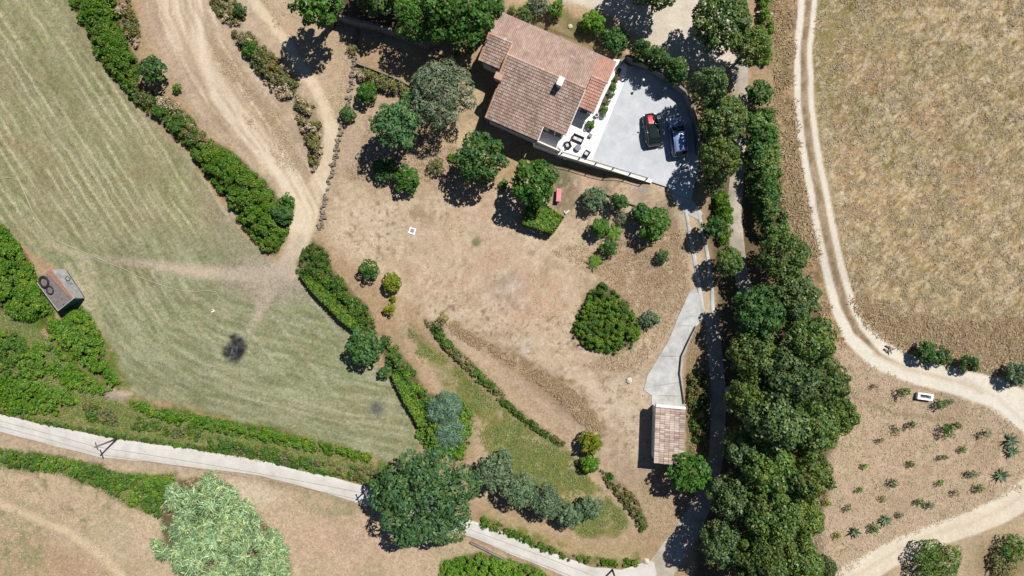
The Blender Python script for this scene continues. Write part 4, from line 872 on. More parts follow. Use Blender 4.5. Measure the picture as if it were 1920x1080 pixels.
# the dry stone wall beside the footpath: hundreds of small field stones
def stones(pts, n, wd, hh, sz, rs):
    mb = MB(); pts = np.array(pts, float); s_ = np.r_[0, np.cumsum(np.hypot(*np.diff(pts, axis=0).T))]
    for k in range(n):
        t_ = rs.rand() * s_[-1]; x = np.interp(t_, s_, pts[:, 0]) + rs.randn() * wd; y = np.interp(t_, s_, pts[:, 1]) + rs.randn() * wd * .5
        r = sz * rs.uniform(.5, 1.2); p = G(x, y, rs.rand() * hh); vs_ = []
        for (i, j, q) in ((-1,-1,-1),(1,-1,-1),(1,1,-1),(-1,1,-1),(-.7,-.7,.8),(.8,-.6,.9),(.6,.8,.7),(-.8,.7,.9)):
            vs_.append(p + Vector((i * r * rs.uniform(.7,1.1), j * r * rs.uniform(.7,1.1), q * r * .7)))
        mb.add(vs_, [(0,3,2,1),(4,5,6,7),(0,1,5,4),(1,2,6,5),(2,3,7,6),(3,0,4,7)])
    return mb
rs = np.random.RandomState(5)
dsw = empty('dry_stone_wall', (0, 0, 0), 0, 'tumbled dry stone wall along the garden side of the footpath', 'stone wall')
o = stones([(668,58),(664,100),(660,150),(652,200),(640,240),(628,290),(618,340),(606,390),(600,430)], 260, 2.2, .25, .18, rs).build('stones', M['stonewall'], dsw); o['kind'] = 'stuff'

# ------------------------------------------------------------------ cars on the court
def loft_box(sections, cap=True):
    """sections: list of (x, [(y,z)...half outline from bottom centre to top centre]) mirrored in y"""
    mb = MB(); n = len(sections[0][1]); m = 2 * n
    for x, prof in sections:
        for (y, z) in prof: mb.v.append((x, y, z))
        for (y, z) in reversed(prof): mb.v.append((x, -y, z))
    for i in range(len(sections) - 1):
        for k in range(m): mb.f.append((i*m+k, (i+1)*m+k, (i+1)*m+(k+1) % m, i*m+(k+1) % m))
    if cap: mb.f += [tuple(range(m)), tuple(range((len(sections)-1)*m, len(sections)*m))[::-1]]
    return mb
def car(name, px, py, rot, L, Wd, Hh, paint_, label, kind):
    base = P(px, py, ZC + .7); root = empty(name, (base.x, base.y, ZC + .005), rot, label, 'car')
    hw = Wd / 2; f = L / 2     # nose towards +x
    if kind == 'hatch': belt, bon, wsb, wst, rfe, tail = .92, .84, .60, .16, -1.45, -1.86
    else: belt, bon, wsb, wst, rfe, tail = 1.02, .94, 1.18, .52, -1.95, -2.26
    def sec(x, w_, zt, zb=.22): return (x, [(0.001, zb), (w_ * .9, zb), (w_, zb + .2), (w_ * 1.0, zt - .22), (w_ * .93, zt - .04), (w_ * .6, zt + .015), (0.001, zt + .03)])
    body = loft_box([sec(f, hw * .62, .56, .3), sec(f - .07, hw * .80, .66), sec(f - .25, hw * .92, bon - .10), sec(f - .6, hw * .98, bon - .02), sec(wsb, hw, belt), sec(0, hw * 1.0, belt + .02), sec(rfe, hw * .99, belt + .03), sec(-f + .25, hw * .95, belt + .02), sec(-f + .07, hw * .86, belt - .06), sec(-f, hw * .72, .72, .34)])
    bo = body.build('body', paint_, root, True)
    g = lambda x, w_, z: (x, [(0.001, belt - .06), (hw * .93, belt - .06), (w_, belt + (z - belt) * .5), (w_ * .95, z - .04), (w_ * .8, z), (0.001, z + .02)])
    gl = loft_box([g(wsb + .02, hw * .86, belt), g((wsb + wst) / 2, hw * .86, (belt + Hh) / 2 + .05), g(wst, hw * .83, Hh - .05), g(-.4, hw * .83, Hh - .02), g(rfe + .15, hw * .80, Hh - .07), g((rfe + tail) / 2, hw * .82, (belt + Hh) / 2), g(tail, hw * .84, belt)])
    gl.build('glazing', M['glass'], root, True)
    r = lambda x, z, k=1: (x, [(0.001, z - .03), (hw * .78 * k, z - .05), (hw * .81 * k, z - .02), (hw * .74 * k, z + .02), (0.001, z + .045)])
    ro = loft_box([r(wst - .02, Hh - .045, .97), r(wst - .35, Hh - .01), r(-.5, Hh), r(rfe + .3, Hh - .03), r(rfe + .12, Hh - .07, .96)]).build('roof_panel', paint_, root, True)
    for sg in (1, -1):      # pillars, rails, mirrors, lamps
        mb = MB(); mb.tube([(wsb, sg * hw * .85, belt - .02), (wst, sg * hw * .80, Hh - .04), (-.5, sg * hw * .80, Hh - .005), (rfe + .15, sg * hw * .78, Hh - .06), (tail + .03, sg * hw * .82, belt)], [.045] * 5, 5); mb.build('pillar', paint_, root, True)
        mb = MB(); mb.box((-.35, sg * hw * .88, belt + .2), (.09, .03, .38), 0, ('X', sg * .28)); mb.build('door_pillar', M['blackpaint'], root)
        mb = MB(); mb.bbox((wsb - .18, sg * (hw + .10), belt - .02), (.14, .20, .13), 0, .03); mb.build('mirror', paint_, root)
        mb = MB(); mb.lathe((f - .22, sg * hw * .72, bon - .24), [(.02, 0), (.14, .0), (.16, .05), (.12, .10), (.03, .12)], 10); mb.build('headlight', M['lamp'], root, True)
        mb = MB(); mb.box((-f + .10, sg * hw * .72, belt - .17), (.12, .14, .26)); mb.build('tail_light', M['taillight'], root)
        for x in (f - .75, -f + .72):
            mb = MB(); mb.lathe((x, sg * (hw - .10), .31), [(.20, -.09), (.29, -.10), (.315, -.06), (.315, .06), (.29, .10), (.20, .09)], 18, Matrix.Rotation(math.pi / 2, 3, 'X')); wh = mb.build('wheel', M['rubber'], root, True)
            mb = MB(); mb.lathe((x, sg * (hw - .095), .31), [(.03, -.092), (.19, -.096), (.2, -.05), (.2, .05), (.19, .096), (.03, .092)], 12, Matrix.Rotation(math.pi / 2, 3, 'X')); mb.build('rim', M['chrome'], wh, True)
        mb = MB(); mb.tube([(wsb + .06, sg * .12 + .05, belt + .02), (wsb - .15, sg * .35 + .1, belt + .14)], [.012, .008], 4); mb.build('wiper', M['rubber'], root)
    mb = MB(); mb.bbox((-f + .005, 0, .34), (.10, Wd * .82, .16), 0, .03); mb.build('rear_bumper', M['rubber'], root)
    mb = MB(); mb.bbox((f - .05, 0, .3), (.10, Wd * .6, .16), 0, .03); mb.build('grille', M['dark'], root)
    return root, dict(f=f, hw=hw, belt=belt, bon=bon, wsb=wsb, Hh=Hh, wst=wst, rfe=rfe)
r1, q = car('hatchback_car', 1222, 243, math.radians(99), 3.9, 1.72, 1.45, M['blackpaint'], 'black hatchback with a red panel on its bonnet, left of the two cars', 'hatch')
mb = MB(); n_ = 6; yw = .27
for i in range(n_ + 1):
    t_ = i / n_; x = q['f'] - .30 - t_ * (q['f'] - .30 - q['wsb'] - .06); zz = q['bon'] - .075 + (q['belt'] - q['bon'] + .13) * min(1, t_ * 1.1) ** .6
    mb.v += [(x, yw, zz + .02), (x, -yw, zz + .02)]
for i in range(n_): mb.f.append((2*i, 2*i+2, 2*i+3, 2*i+1))
mb2 = MB(); mb2.v = mb.v + [(a, b, c - .05) for a, b, c in mb.v]; N_ = len(mb.v); mb2.f = mb.f + [tuple(i + N_ for i in f)[::-1] for f in mb.f] + [(2*i, 2*i+N_, 2*i+2+N_, 2*i+2) for i in range(n_)] + [(2*i+3, 2*i+3+N_, 2*i+1+N_, 2*i+1) for i in range(n_)] + [(0, 1, 1+N_, N_), (2*n_+1, 2*n_, 2*n_+N_, 2*n_+1+N_)]
mb2.build('bonnet_panel', M['redpaint'], r1)
mb = MB(); mb.bbox((-.55, 0, q['Hh'] + .02), (1.2, .95, .035), 0, .01); mb.build('sunroof', M['glass'], r1)
r2, q = car('estate_car', 1271, 257, math.radians(97), 4.6, 1.80, 1.62, M['bluepaint'], 'blue people carrier parked in dappled shade, right of the two on the court', 'mpv')
for sg in (1, -1):
    mb = MB(); mb.tube([(.2, sg * .62, 1.64), (.1, sg * .62, 1.69), (-1.6, sg * .62, 1.67), (-1.7, sg * .62, 1.61)], .02, 5); mb.build('roof_rail', M['dark'], r2)

# ------------------------------------------------------------------ furniture of the terrace
def on_court(px, py, dz=0): return P(px, py, ZC + .004 + dz)
def seat(name, px, py, rot, wd, dp, label, cat, n=1, mat=None, cush=None):
    root = empty(name, tuple(on_court(px, py)), rot, label, cat, 'rattan seats on the white terrace'); mat = mat or M['rattan']; cush = cush or M['cushion']
    mb = MB(); mb.bbox((0, 0, .06), (wd, dp, .26), 0, .02); mb.build('base', mat, root)
    mb = MB(); mb.bbox((0, dp / 2 - .06, .06), (wd, .14, .66), 0, .03); mb.build('backrest', mat, root)
    for sg in (1, -1): mb = MB(); mb.bbox((sg * (wd / 2 - .06), -.03, .32), (.12, dp - .1, .26), 0, .03); mb.build('armrest', mat, root)
    for i in range(n):
        cw = (wd - .26) / n; mb = MB(); mb.bbox((-wd / 2 + .13 + cw * (i + .5), -.05, .32), (cw - .02, dp - .24, .13), 0, .04); mb.build('cushion', cush, root)
    for i in (-1, 1):
        for j in (-1, 1): mb = MB(); mb.box((i * (wd / 2 - .08), j * (dp / 2 - .08), .03), (.06, .06, .06)); mb.build('leg', M['dark'], root)
    return root
seat('sofa', 1083, 261, HROT, 1.35, .72, 'dark rattan two-seat sofa with a pale cushion, beside the house corner', 'sofa', 2)
seat('armchair', 1064.5, 273, math.radians(-70), .68, .68, 'dark armchair with a pale cushion nearest the white curved wall', 'armchair')
seat('armchair', 1099.5, 289, math.radians(-122), .72, .66, 'dark armchair with a pale cushion nearest the railing and gravel', 'armchair')
root = empty('garden_table', tuple(on_court(1083, 278)), .3, 'round grey low table between the sofa and the railing', 'table')
mb = MB(); mb.lathe((0,0,.36), [(.36,0),(.40,.015),(.40,.05),(.37,.06)], 8); mb.build('table_top', M['greycush'], root)
mb = MB(); mb.lathe((0,0,0), [(.26,0),(.24,.05),(.20,.2),(.26,.36)], 8); mb.build('base', M['rattan'], root)
root = empty('side_table', tuple(on_court(1106.5, 255)), HROT, 'small grey square side table beside the clipped ball bush', 'side table')
mb = MB(); mb.bbox((0,0,.34), (.42,.42,.05), 0, .01); mb.build('table_top', M['potgrey'], root)
for i in (-1,1):
    for j in (-1,1): mb = MB(); mb.box((i*.17, j*.17, .17), (.04,.04,.34)); mb.build('leg', M['dark'], root)
root = empty('flower_pot', tuple(on_court(1118, 217)), 0, 'white round flower pot at the end of the planted bed', 'flower pot')
mb = MB(); mb.lathe((0,0,0), [(.16,0),(.22,.2),(.26,.4),(.27,.44),(.22,.44),(.2,.36)], 14); mb.build('pot', M['white'], root, True)
mb = MB(); mb.lathe((0,0,.33), [(.02,0),(.2,0),(.2,.04),(.02,.05)], 12); mb.build('soil', M['bark'], root)
root = empty('gate_pillar', tuple(on_court(1048.5, 281)), HROT, 'white pillar with a rounded cap where the terrace meets the house corner', 'pillar')
mb = MB(); mb.bbox((0,0,-.1), (.42,.42,1.15), 0, .03); mb.build('shaft', M['white'], root)
mb = MB(); mb.lathe((0,0,1.05), [(.3,0),(.31,.05),(.2,.12),(.16,.22),(.05,.28)], 12); mb.build('cap', M['white'], root, True)
wall_thing('curved_wall', [(1049,279),(1052,271),(1057,265),(1064,262)], .26, .5, M['coping'], 'short white curved wall joining the pillar to the house corner', 'wall', -.2, ztop=ZC + .5)
root = empty('garden_globe', tuple(P(1059.5, 297, 1.5)), 0, 'white globe lamp on a post in the shade below the court wall', 'globe lamp')
pz = float(hgt(1059, 300)); mb = MB(); mb.tube([(0,0,pz - 1.6), (0,0,-.1)], .035, 6); mb.build('post', M['dark'], root)
mb = MB(); mb.lathe((0,0,-.16), [(.05,0),(.15,.06),(.2,.18),(.15,.30),(.04,.35)], 14); mb.build('globe', M['white'], root, True)
def lamp_post(px, py, hh, label):
    root = empty('garden_lamp', tuple(on_court(px, py)), 0, label, 'garden lamp', 'lamps on the gravel court')
    mb = MB(); mb.lathe((0,0,0), [(.10,0),(.10,.04),(.04,.06)], 10); mb.build('base', M['dark'], root)
    mb = MB(); mb.tube([(0,0,.04),(0,0,hh)], .03, 6); mb.build('post', M['corrpale'], root)
    mb = MB(); mb.lathe((0,0,hh), [(.05,0),(.11,.03),(.13,.18),(.17,.2),(.03,.28)], 10); mb.build('lantern', M['lamp'], root, True)
lamp_post(1200, 160, 1.9, 'thin garden lamp on the sunlit gravel nearest the house roof')
lamp_post(1242, 173, 1.5, 'pale garden lamp on the gravel at the edge of the tree shade')
root = empty('wheelie_bin', tuple(P(1305, 333, 1.95)), .2, 'teal wheeled bin standing in the shade at the end of the court', 'bin')
mb = MB(); mb.add([(-.22,-.24,.08),(.22,-.24,.08),(.22,.2,.08),(-.22,.2,.08),(-.28,-.32,.95),(.28,-.32,.95),(.28,.3,.95),(-.28,.3,.95)], [(3,2,1,0),(4,5,6,7),(0,1,5,4),(1,2,6,5),(2,3,7,6),(3,0,4,7)]); mb.build('bin_body', M['bin'], root)
mb = MB(); mb.bbox((0,0,.95), (.6,.68,.08), 0, .03); mb.build('lid', M['bin'], root)
for sg in (1,-1): mb = MB(); mb.lathe((sg*.2,.26,.1), [(.02,-.03),(.1,-.03),(.1,.03),(.02,.03)], 10, Matrix.Rotation(math.pi/2,3,'Y')); mb.build('wheel', M['rubber'], root)
# pink picnic bench
root = empty('picnic_bench', tuple(G(1047, 367)), math.radians(86), 'pink painted bench table beside the clipped garden tree', 'bench')
mb = MB()
for k in range(3):
    mb = MB(); mb.bbox((0, (k - 1) * .19, .66), (1.55, .18, .05), 0, .008); mb.build('plank', M['pink'], root)
mb = MB(); mb.bbox((-.35, 0, .71), (.5, .50, .03), 0, .008); mb.build('tray', M['pink'], root)
for x in (-.62, .62):
    for y in (-.2, .2): mb = MB(); mb.box((x, y, .33), (.07, .07, .66)); mb.build('leg', M['bark'], root)
root = empty('stone_block', tuple(G(1063, 398)), math.radians(40), 'pale rough stone block at the corner of the clipped hedge', 'stone block')
mb = MB(); mb.bbox((0,0,-.05), (.62,.28,.28), .0, .05); mb.bbox((-.2,.25,-.05), (.25,.2,.18), .4, .04); mb.build('block', M['stone'], root)
root = empty('manhole', tuple(G(773, 433)), math.radians(-18), 'square white framed inspection cover in the bare garden earth', 'manhole cover')
for (c, s_) in (((0,.31,.02),(.78,.14,.16)),((0,-.31,.02),(.78,.14,.16)),((.32,0,.019),(.14,.48,.158)),((-.32,0,.019),(.14,.48,.158))): mb = MB(); mb.box(c, s_); mb.build('frame', M['white'], root)
mb = MB(); mb.box((0,0,.02), (.5,.48,.06)); mb.build('cover', M['potgrey'], root)
root = empty('water_trough', tuple(G(1730.5, 742.5)), math.radians(-8), 'white bathtub used as a trough beside the cart track', 'trough')
mb = MB(); a, b = (1.85/2, .80/2), (1.3/2, .42/2)
vs_ = [(i*a[0]*.94, j*a[1]*.9, -.1) for i,j in ((-1,-1),(1,-1),(1,1),(-1,1))] + [(i*a[0], j*a[1], .55) for i,j in ((-1,-1),(1,-1),(1,1),(-1,1))] + [(i*b[0], j*b[1], .55) for i,j in ((-1,-1),(1,-1),(1,1),(-1,1))] + [(i*b[0]*.85, j*b[1]*.8, .1) for i,j in ((-1,-1),(1,-1),(1,1),(-1,1))]
mb.add(vs_, [(3,2,1,0)] + [(k, (k+1)%4, 4+(k+1)%4, 4+k) for k in range(4)] + [(4+k, 4+(k+1)%4, 8+(k+1)%4, 8+k) for k in range(4)] + [(8+k, 8+(k+1)%4, 12+(k+1)%4, 12+k) for k in range(4)]); mb.build('tub', M['white'], root)
mb = MB(); mb.box((.05,0,.13), (1.1,.33,.05)); mb.build('sediment', M['tubin'], root)
root = empty('garden_hose', (0,0,0), 0, 'long pale yellow hose winding across the mown meadow', 'hose')
hpts = [(-30,332),(0,335),(22,333),(36,340),(45,360),(60,395),(72,412),(98,447),(130,462),(165,476),(205,494),(232,504),(262,520),(300,534),(335,544),(358,548),(390,545),(405,548),(411,558),(406,566),(399,572),(397,583)]
hp_ = []
for i in range(len(hpts) - 1):
    for k in range(3): t_ = k / 3; hp_.append((hpts[i][0] + (hpts[i+1][0]-hpts[i][0])*t_, hpts[i][1] + (hpts[i+1][1]-hpts[i][1])*t_))
mb = MB(); mb.tube([G(x, y, .06) for x, y in hp_], .034, 5); mb.build('tube', M['hose'], root, True)
mb = MB(); p = G(399, 584, .08); mb.box(p, (.45,.10,.1), .5); mb.box(p + Vector((.1,.15,.02)), (.4,.07,.06), -.7); mb.build('nozzle', M['white'], root)
# utility poles and the wires between them
def pole(px, py, hh, label, arm=True):
    g = G(px, py); root = empty('utility_pole', tuple(g), math.radians(20), label, 'utility pole', 'wooden poles along the pale road')
    mb = MB(); mb.tube([(0,0,-.5),(0,0,hh)], [.13,.09], 8); mb.build('shaft', M['wood'], root, True)
    mb = MB(); mb.box((0,0,hh - .35), (.10,1.1,.1)); mb.build('crossarm', M['wood'], root)
    for y in (-.48, 0, .48): mb = MB(); mb.lathe((0,y,hh - .3), [(.03,0),(.05,.05),(.05,.1),(.02,.14)], 8); mb.build('insulator', M['white'], root)
    return g + Vector((0,0,hh - .2))
w0 = pole(221, 822, 4.6, 'wooden utility pole casting its shadow across the left part of the road')
w1 = pole(700, 905, 4.6, 'wooden utility pole beside the large tree that overhangs the road')
w2 = pole(1148, 1068, 4.6, 'wooden utility pole at the bottom edge by the drive entrance')
for a, b, l in ((w0 + Vector((-32, 8, 0)), w0, 'overhead wire leaving the left utility pole to the left'), (w0, w1, 'overhead wire spanning between the left and the middle utility poles'), (w1, w2, 'overhead wire spanning from the tree to the drive entrance pole')):
    mb = MB(); mb.tube([a + (b - a) * (k / 12) - Vector((0, 0, 1.0 * 4 * (k/12) * (1 - k/12) * .6)) for k in range(13)], .014, 4); tag(mb.build('power_line', M['rubber'], None), l, 'power line')
def rock(px, py, r, label, mat=None, name='boulder'):
    rs = np.random.RandomState(int(px + py)); mb = MB(); pr = [(r*.7,-.1),(r,.1*r),(r*.85,.5*r),(r*.35,.75*r)]
    vs_ = []; seg = 9
    mb.lathe((0,0,0), pr, seg); mb.v = [(x*rs.uniform(.75,1.15), y*rs.uniform(.75,1.15), z*rs.uniform(.85,1.1)) for x,y,z in mb.v]
    o = mb.build(name, mat or M['stone'], None, False); o.location = G(px, py); tag(o, label, 'stone')
rock(1180, 766-53, .42, 'pale flat boulder in the brown grass left of the concrete drive'); rock(264, 929, .22, 'small white stone in the green strip below the road')
rock(1069, 50, .32, 'pale stone lying in the garden behind the tiled house roof'); rock(922, 345, .2, 'small white stone between the two round garden trees')
rock(1212, 1052, .4, 'pale stone at the mouth of the shady drive by the road'); rock(1364, 741-10, .45, 'pale stone in the shade beside the lane under the oaks')
root = empty('plank', tuple(G(1434, 24, .5)), -.1, 'pale weathered plank sticking out of the trees near the cart track', 'plank')
mb = MB(); mb.box((0,0,0), (1.9,.16,.08)); mb.build('board', M['stone'], root)
mb = MB(); mb.box((-.8,0,-.3), (.08,.08,.7)); mb.box((.7,0,-.3), (.08,.08,.7)); mb.build('support', M['bark'], root)
o = MB(); 
for (a, b) in (((1658,654),(1673,662)),((1661,648),(1678,655)),((1664,660),(1682,652)),((1668,648),(1672,664))): o.tube([G(*a, .15), G(*b, .4)], [.09,.05], 6)
tag(o.build('dead_branch_pile', M['deadwood']), 'grey pile of dead branches beside the bend of the cart track', 'branch pile')
o = MB(); hsq = [(1304,612),(1290,640),(1277,668),(1274,700),(1280,740),(1282,757)]
for dz in (.25,): o.tube([G(x, y, dz) for x, y in hsq], .07, 6)
tag(o.build('drive_edge_rail', M['dark']), 'dark curved edging pipe along the shaded side of the concrete drive', 'edging')

# ------------------------------------------------------------------ plants: leaf builders
def unit(a): return a / (np.linalg.norm(a, axis=-1, keepdims=True) + 1e-9)
def leaf_quads(Pt, Nn, L, W, rs, direction=None, var=.35):
    n = len(Pt); r = rs.randn(n, 3) if direction is None else direction + rs.randn(n, 3) * .25
    t = unit(r - Nn * np.sum(r * Nn, 1, keepdims=True)); b = np.cross(Nn, t)
    k = (1 + var * rs.randn(n, 1).clip(-1.5, 1.8)); l = L * k * .5; w_ = W * k * .5
    return np.stack([Pt - t * l, Pt + b * w_ - t * l * .1 + Nn * w_ * .25, Pt + t * l, Pt - b * w_ - t * l * .1 + Nn * w_ * .25], 1)
def cloud(C, R, L, W, cover, rs, squash=.85, low=-.25, keep=.74, up=.45, jit=.55, zmin=None, outward=False, thick=.3):
    C = np.asarray(C, float); R = np.asarray(R, float)
    N = int(cover * np.sum(2 * math.pi * R ** 2 * (1 - low)) / (.5 * L * W)); 
    i = rs.choice(len(R), N, p=R ** 2 / np.sum(R ** 2))
    z = rs.uniform(low, 1, N); a = rs.uniform(0, 2 * math.pi, N); q = np.sqrt(1 - z * z)
    D = np.stack([q * np.cos(a), q * np.sin(a), z], 1)
    Pt = C[i] + D * (R[i] * (1.04 - thick * rs.rand(N) ** 1.5))[:, None] * np.array([1, 1, squash])
    ok = np.ones(N, bool)
    for j in range(len(R) if len(R) < 90 else 0):
        d = (Pt - C[j]) / np.array([1, 1, squash]); ok &= (np.sum(d * d, 1) > (keep * R[j]) ** 2) | (i == j)
    if zmin is not None: ok &= Pt[:, 2] > zmin
    Pt = Pt[ok]; D = D[ok]; Nn = unit(D + np.array([0, 0, up]) + rs.randn(len(Pt), 3) * jit)
    return leaf_quads(Pt, Nn, L, W, rs, D if outward else None)
def crown_clumps(R, h0, h1, n, cr, rs, flat=1.0, edge=.62):
    zc = (h0 + h1) / 2; hz = (h1 - h0) / 2; C = []; Q = []
    for k in range(n):
        z = 1 - 1.55 * (k + .5) / n; a = k * 2.399963 + rs.uniform(-.5, .5); q = math.sqrt(max(0, 1 - z * z)); f = rs.uniform(.72, 1.16); r = R * cr * rs.uniform(.75, 1.25)
        C.append((q * math.cos(a) * max(.1, (R - r * .9)) * f, q * math.sin(a) * max(.1, (R - r * .9)) * f, zc + z * flat * (hz - r * .7) * rs.uniform(.85, 1.05))); Q.append(r)
    C.append((0, 0, zc)); Q.append(min(R * .62, hz * .8))
    return np.array(C), np.array(Q)
def trunk_mb(hh, r, rs, limbs=3, R=1.5):
    mb = MB(); lean = Vector((rs.uniform(-.1,.1), rs.uniform(-.1,.1), 0)) * hh
    mb.tube([(0,0,-.4), (0,0,.05 * hh), lean * .4 + Vector((0,0,hh * .45)), lean + Vector((0,0,hh))], [r * 1.4, r * 1.05, r * .8, r * .35], 7)
    for k in range(limbs):
        a = k * 2.4 + rs.rand(); b = lean * .4 + Vector((0,0,hh * rs.uniform(.35,.55))); e = b + Vector((math.cos(a) * R * .6, math.sin(a) * R * .6, hh * .32))
        mb.tube([b, (b + e) / 2 + Vector((0,0,-.05)), e], [r * .55, r * .4, r * .18], 5)
    return mb
NCOUNT = [0]
STY = {  # material, leaf length, width, clump size, clumps, cover, flatness
 'oak': ('oak', .35, .23, .21, 66, .92), 'broad': ('broad', .36, .24, .20, 62, .9), 'mid': ('mid', .34, .22, .20, 58, .9), 'teal': ('teal', .38, .19, .20, 60, .8),
 'olive': ('olive', .34, .12, .22, 46, .85), 'silver': ('silver', .44, .10, .26, 42, .75), 'yellow': ('yellow', .30, .18, .32, 20, 1.0), 'lime': ('lime', .28, .18, .30, 22, 1.1),
 'spiky': ('yucca', .80, .055, .24, 34, 1.0), 'bigleaf': ('yellow', .55, .26, .28, 26, .9), 'loose': ('darkbramble', .34, .10, .22, 40, .6), 'bush': ('broad', .28, .18, .32, 22, 1.0), 'darkbush': ('mid', .28, .18, .32, 22, 1.0), 'scrub': ('scrub', .3, .12, .32, 18, .8), 'bramble': ('bramble', .26, .17, .32, 20, 1.0), 'oakbush': ('oak', .28, .18, .3, 24, .95)}
PROTO = {}
def plant(px, py, rpx, hh, sty, label, cat='shrub', name=None, group=None, h0=None, proto=None, cover=1.0, zb=None):
    """a tree or shrub seen from above: photo centre and radius of its crown, height in metres"""
    mat, L, W, cr, n, cov = STY[sty]; is_tree = cat == 'tree' or cat.endswith('tree')
    hb = float(hgt(px, py)) if zb is None else zb; zc = hb + hh * .62; p = P(px, py, zc); R = rpx / S * (1 - zc / HC) * .97
    qx, qy = m2(p.x, p.y, hb); zb = float(hgt(qx, qy)) if zb is None else zb; h0 = (hh * .30 if is_tree else .05) if h0 is None else h0
    NCOUNT[0] += 1; rs = np.random.RandomState(100 + NCOUNT[0])
    root = empty(name or ('tree' if is_tree else 'shrub'), (p.x, p.y, zb), 0, label, cat, group)
    sc_ = 1.0 if R > 1.6 else max(.55, R / 1.6)
    if proto is not None and (sty, proto) in PROTO:
        me, mt, R0, H0 = PROTO[(sty, proto)]
    else:
        Rb, Hb = (R, hh) if proto is None else (4.0, 8.5)
        C, Q = crown_clumps(Rb, h0 if proto is None else Hb * .3, Hb, n if Rb > 1.2 else max(9, n // 2), cr, rs)
        V = cloud(C, Q, L * sc_, W * sc_, cov * cover, rs, zmin=.02, outward=sty == 'spiky')
        me = quads_mesh('crown' if is_tree else 'foliage', V, M[mat])
        q = trunk_mb(Hb * .75, .035 * Hb + .03, rs, 4 if is_tree else 3, Rb).build('trunk' if is_tree else 'stem', M['bark'], root, True); mt = q.data
        if proto is not None: PROTO[(sty, proto)] = (me, mt, Rb, Hb); bpy.data.objects.remove(q)
        R0, H0 = Rb, Hb
    c = link(bpy.data.objects.new('crown' if is_tree else 'foliage', me), root)
    if proto is not None:
        t_ = link(bpy.data.objects.new('trunk', mt), root); a = rs.uniform(0, 6.28)
        for o in (c, t_): o.scale = (R / R0, R / R0, hh / H0); o.rotation_euler = (0, 0, a)
    return root
def poly_pts(poly, n, rs):
    poly = np.array(poly, float); lo, hi = poly.min(0), poly.max(0); out = np.zeros((0, 2))
    while len(out) < n:
        q = lo + (hi - lo) * rs.rand(n * 3, 2); out = np.concatenate([out, q[sdf(poly, q[:, 0], q[:, 1]) < 0]])
    return out[:n]
def parea(poly):
    p = np.array(poly, float); return abs(np.sum(p[:, 0] * np.roll(p[:, 1], -1) - np.roll(p[:, 0], -1) * p[:, 1])) / 2
def thicket(name, poly, hh, mat, label, cat='thicket', group=None, cr=.62, L=.26, W=.17, cover=1.0, dens=1.0, gap=0.0, seed=1, inset=.6, outward=False, up=.45, squash=.85, kind=None, thing=True, warp=6, alt=None, hj=.22):
    """a mass of growth filling a photo-outline: many overlapping clumps of leaves that follow the land"""
    cr = cr * .62; rs = np.random.RandomState(seed * 7 + 3); A = parea(poly) / S / S; n = max(6, int(dens * A / (cr * cr * 1.25)))
    q = poly_pts(poly, n, rs); d = -sdf(np.array(poly, float), q[:, 0] + (fbm(q[:,0],q[:,1],24,seed)-.5)*warp, q[:, 1]) / S
    ok = d > cr * inset * .3
    if gap: ok &= fbm(q[:, 0], q[:, 1], 22, 40 + seed, 3) > gap
    q = q[ok]; d = d[ok]; n = len(q)
    R = cr * rs.uniform(.4, 1.45, n) * np.clip(d / cr * .5 + .55, .5, 1)
    prof = np.clip(d / (hh * .55 + .3), 0, 1) ** .6 * (.55 + .75 * fbm(q[:, 0], q[:, 1], 40, 50 + seed, 3))
    Hz = hgt(q[:, 0], q[:, 1]); zc = Hz + np.maximum(R * .35, hh * prof - R * squash)
    k = (1 - zc / HC) / S; C = np.stack([(q[:, 0] - 960) * k, (540 - q[:, 1]) * k, zc], 1)
    cen = C.mean(0); cen[2] = Hz.min()
    alt = {'bramble': 'lime', 'darkbramble': 'bramble', 'scrub': 'dry', 'mid': 'oak', 'lime': 'bramble', 'reed': 'reed'}[mat] if alt is None else alt
    sel = fbm(q[:, 0], q[:, 1], 30, 70 + seed, 3) + rs.rand(n) * .12 > .60
    C[:, 2] += rs.randn(n) * hj * min(1, hh)
    A_ = lambda m_: cloud((C - cen)[m_], R[m_], L * .72, W * .72, cover * .9, rs, squash, -.15, .74, up, .8, None, outward, .75)
    V1 = A_(~sel) if (~sel).any() else np.zeros((0, 4, 3)); V2 = A_(sel) if sel.any() else np.zeros((0, 4, 3)); V = np.concatenate([V1, V2])
    if kind == 'stuff':
        o = link(bpy.data.objects.new(name, quads_mesh(name, V, M[mat]))); o.location = cen; o['kind'] = 'stuff'; return o
    root = empty(name, tuple(cen), 0, label, cat, group); me = quads_mesh('foliage', V, M[mat]); me.materials.append(M[alt]); me.polygons.foreach_set('material_index', np.r_[np.zeros(len(V1), np.int32), np.ones(len(V2), np.int32)]); link(bpy.data.objects.new('foliage', me), root)
    rs2 = np.random.RandomState(seed); mb = MB()          # woody stems under the leaves
    for k in rs2.choice(n, min(n, 14), False):
        b = C[k] - cen; mb.tube([(b[0], b[1], Hz[k] - cen[2] - .1), (b[0] + .1, b[1], b[2] + .05)], [.04, .02], 5)
    mb.build('stems', M['bark'], root)
    return root
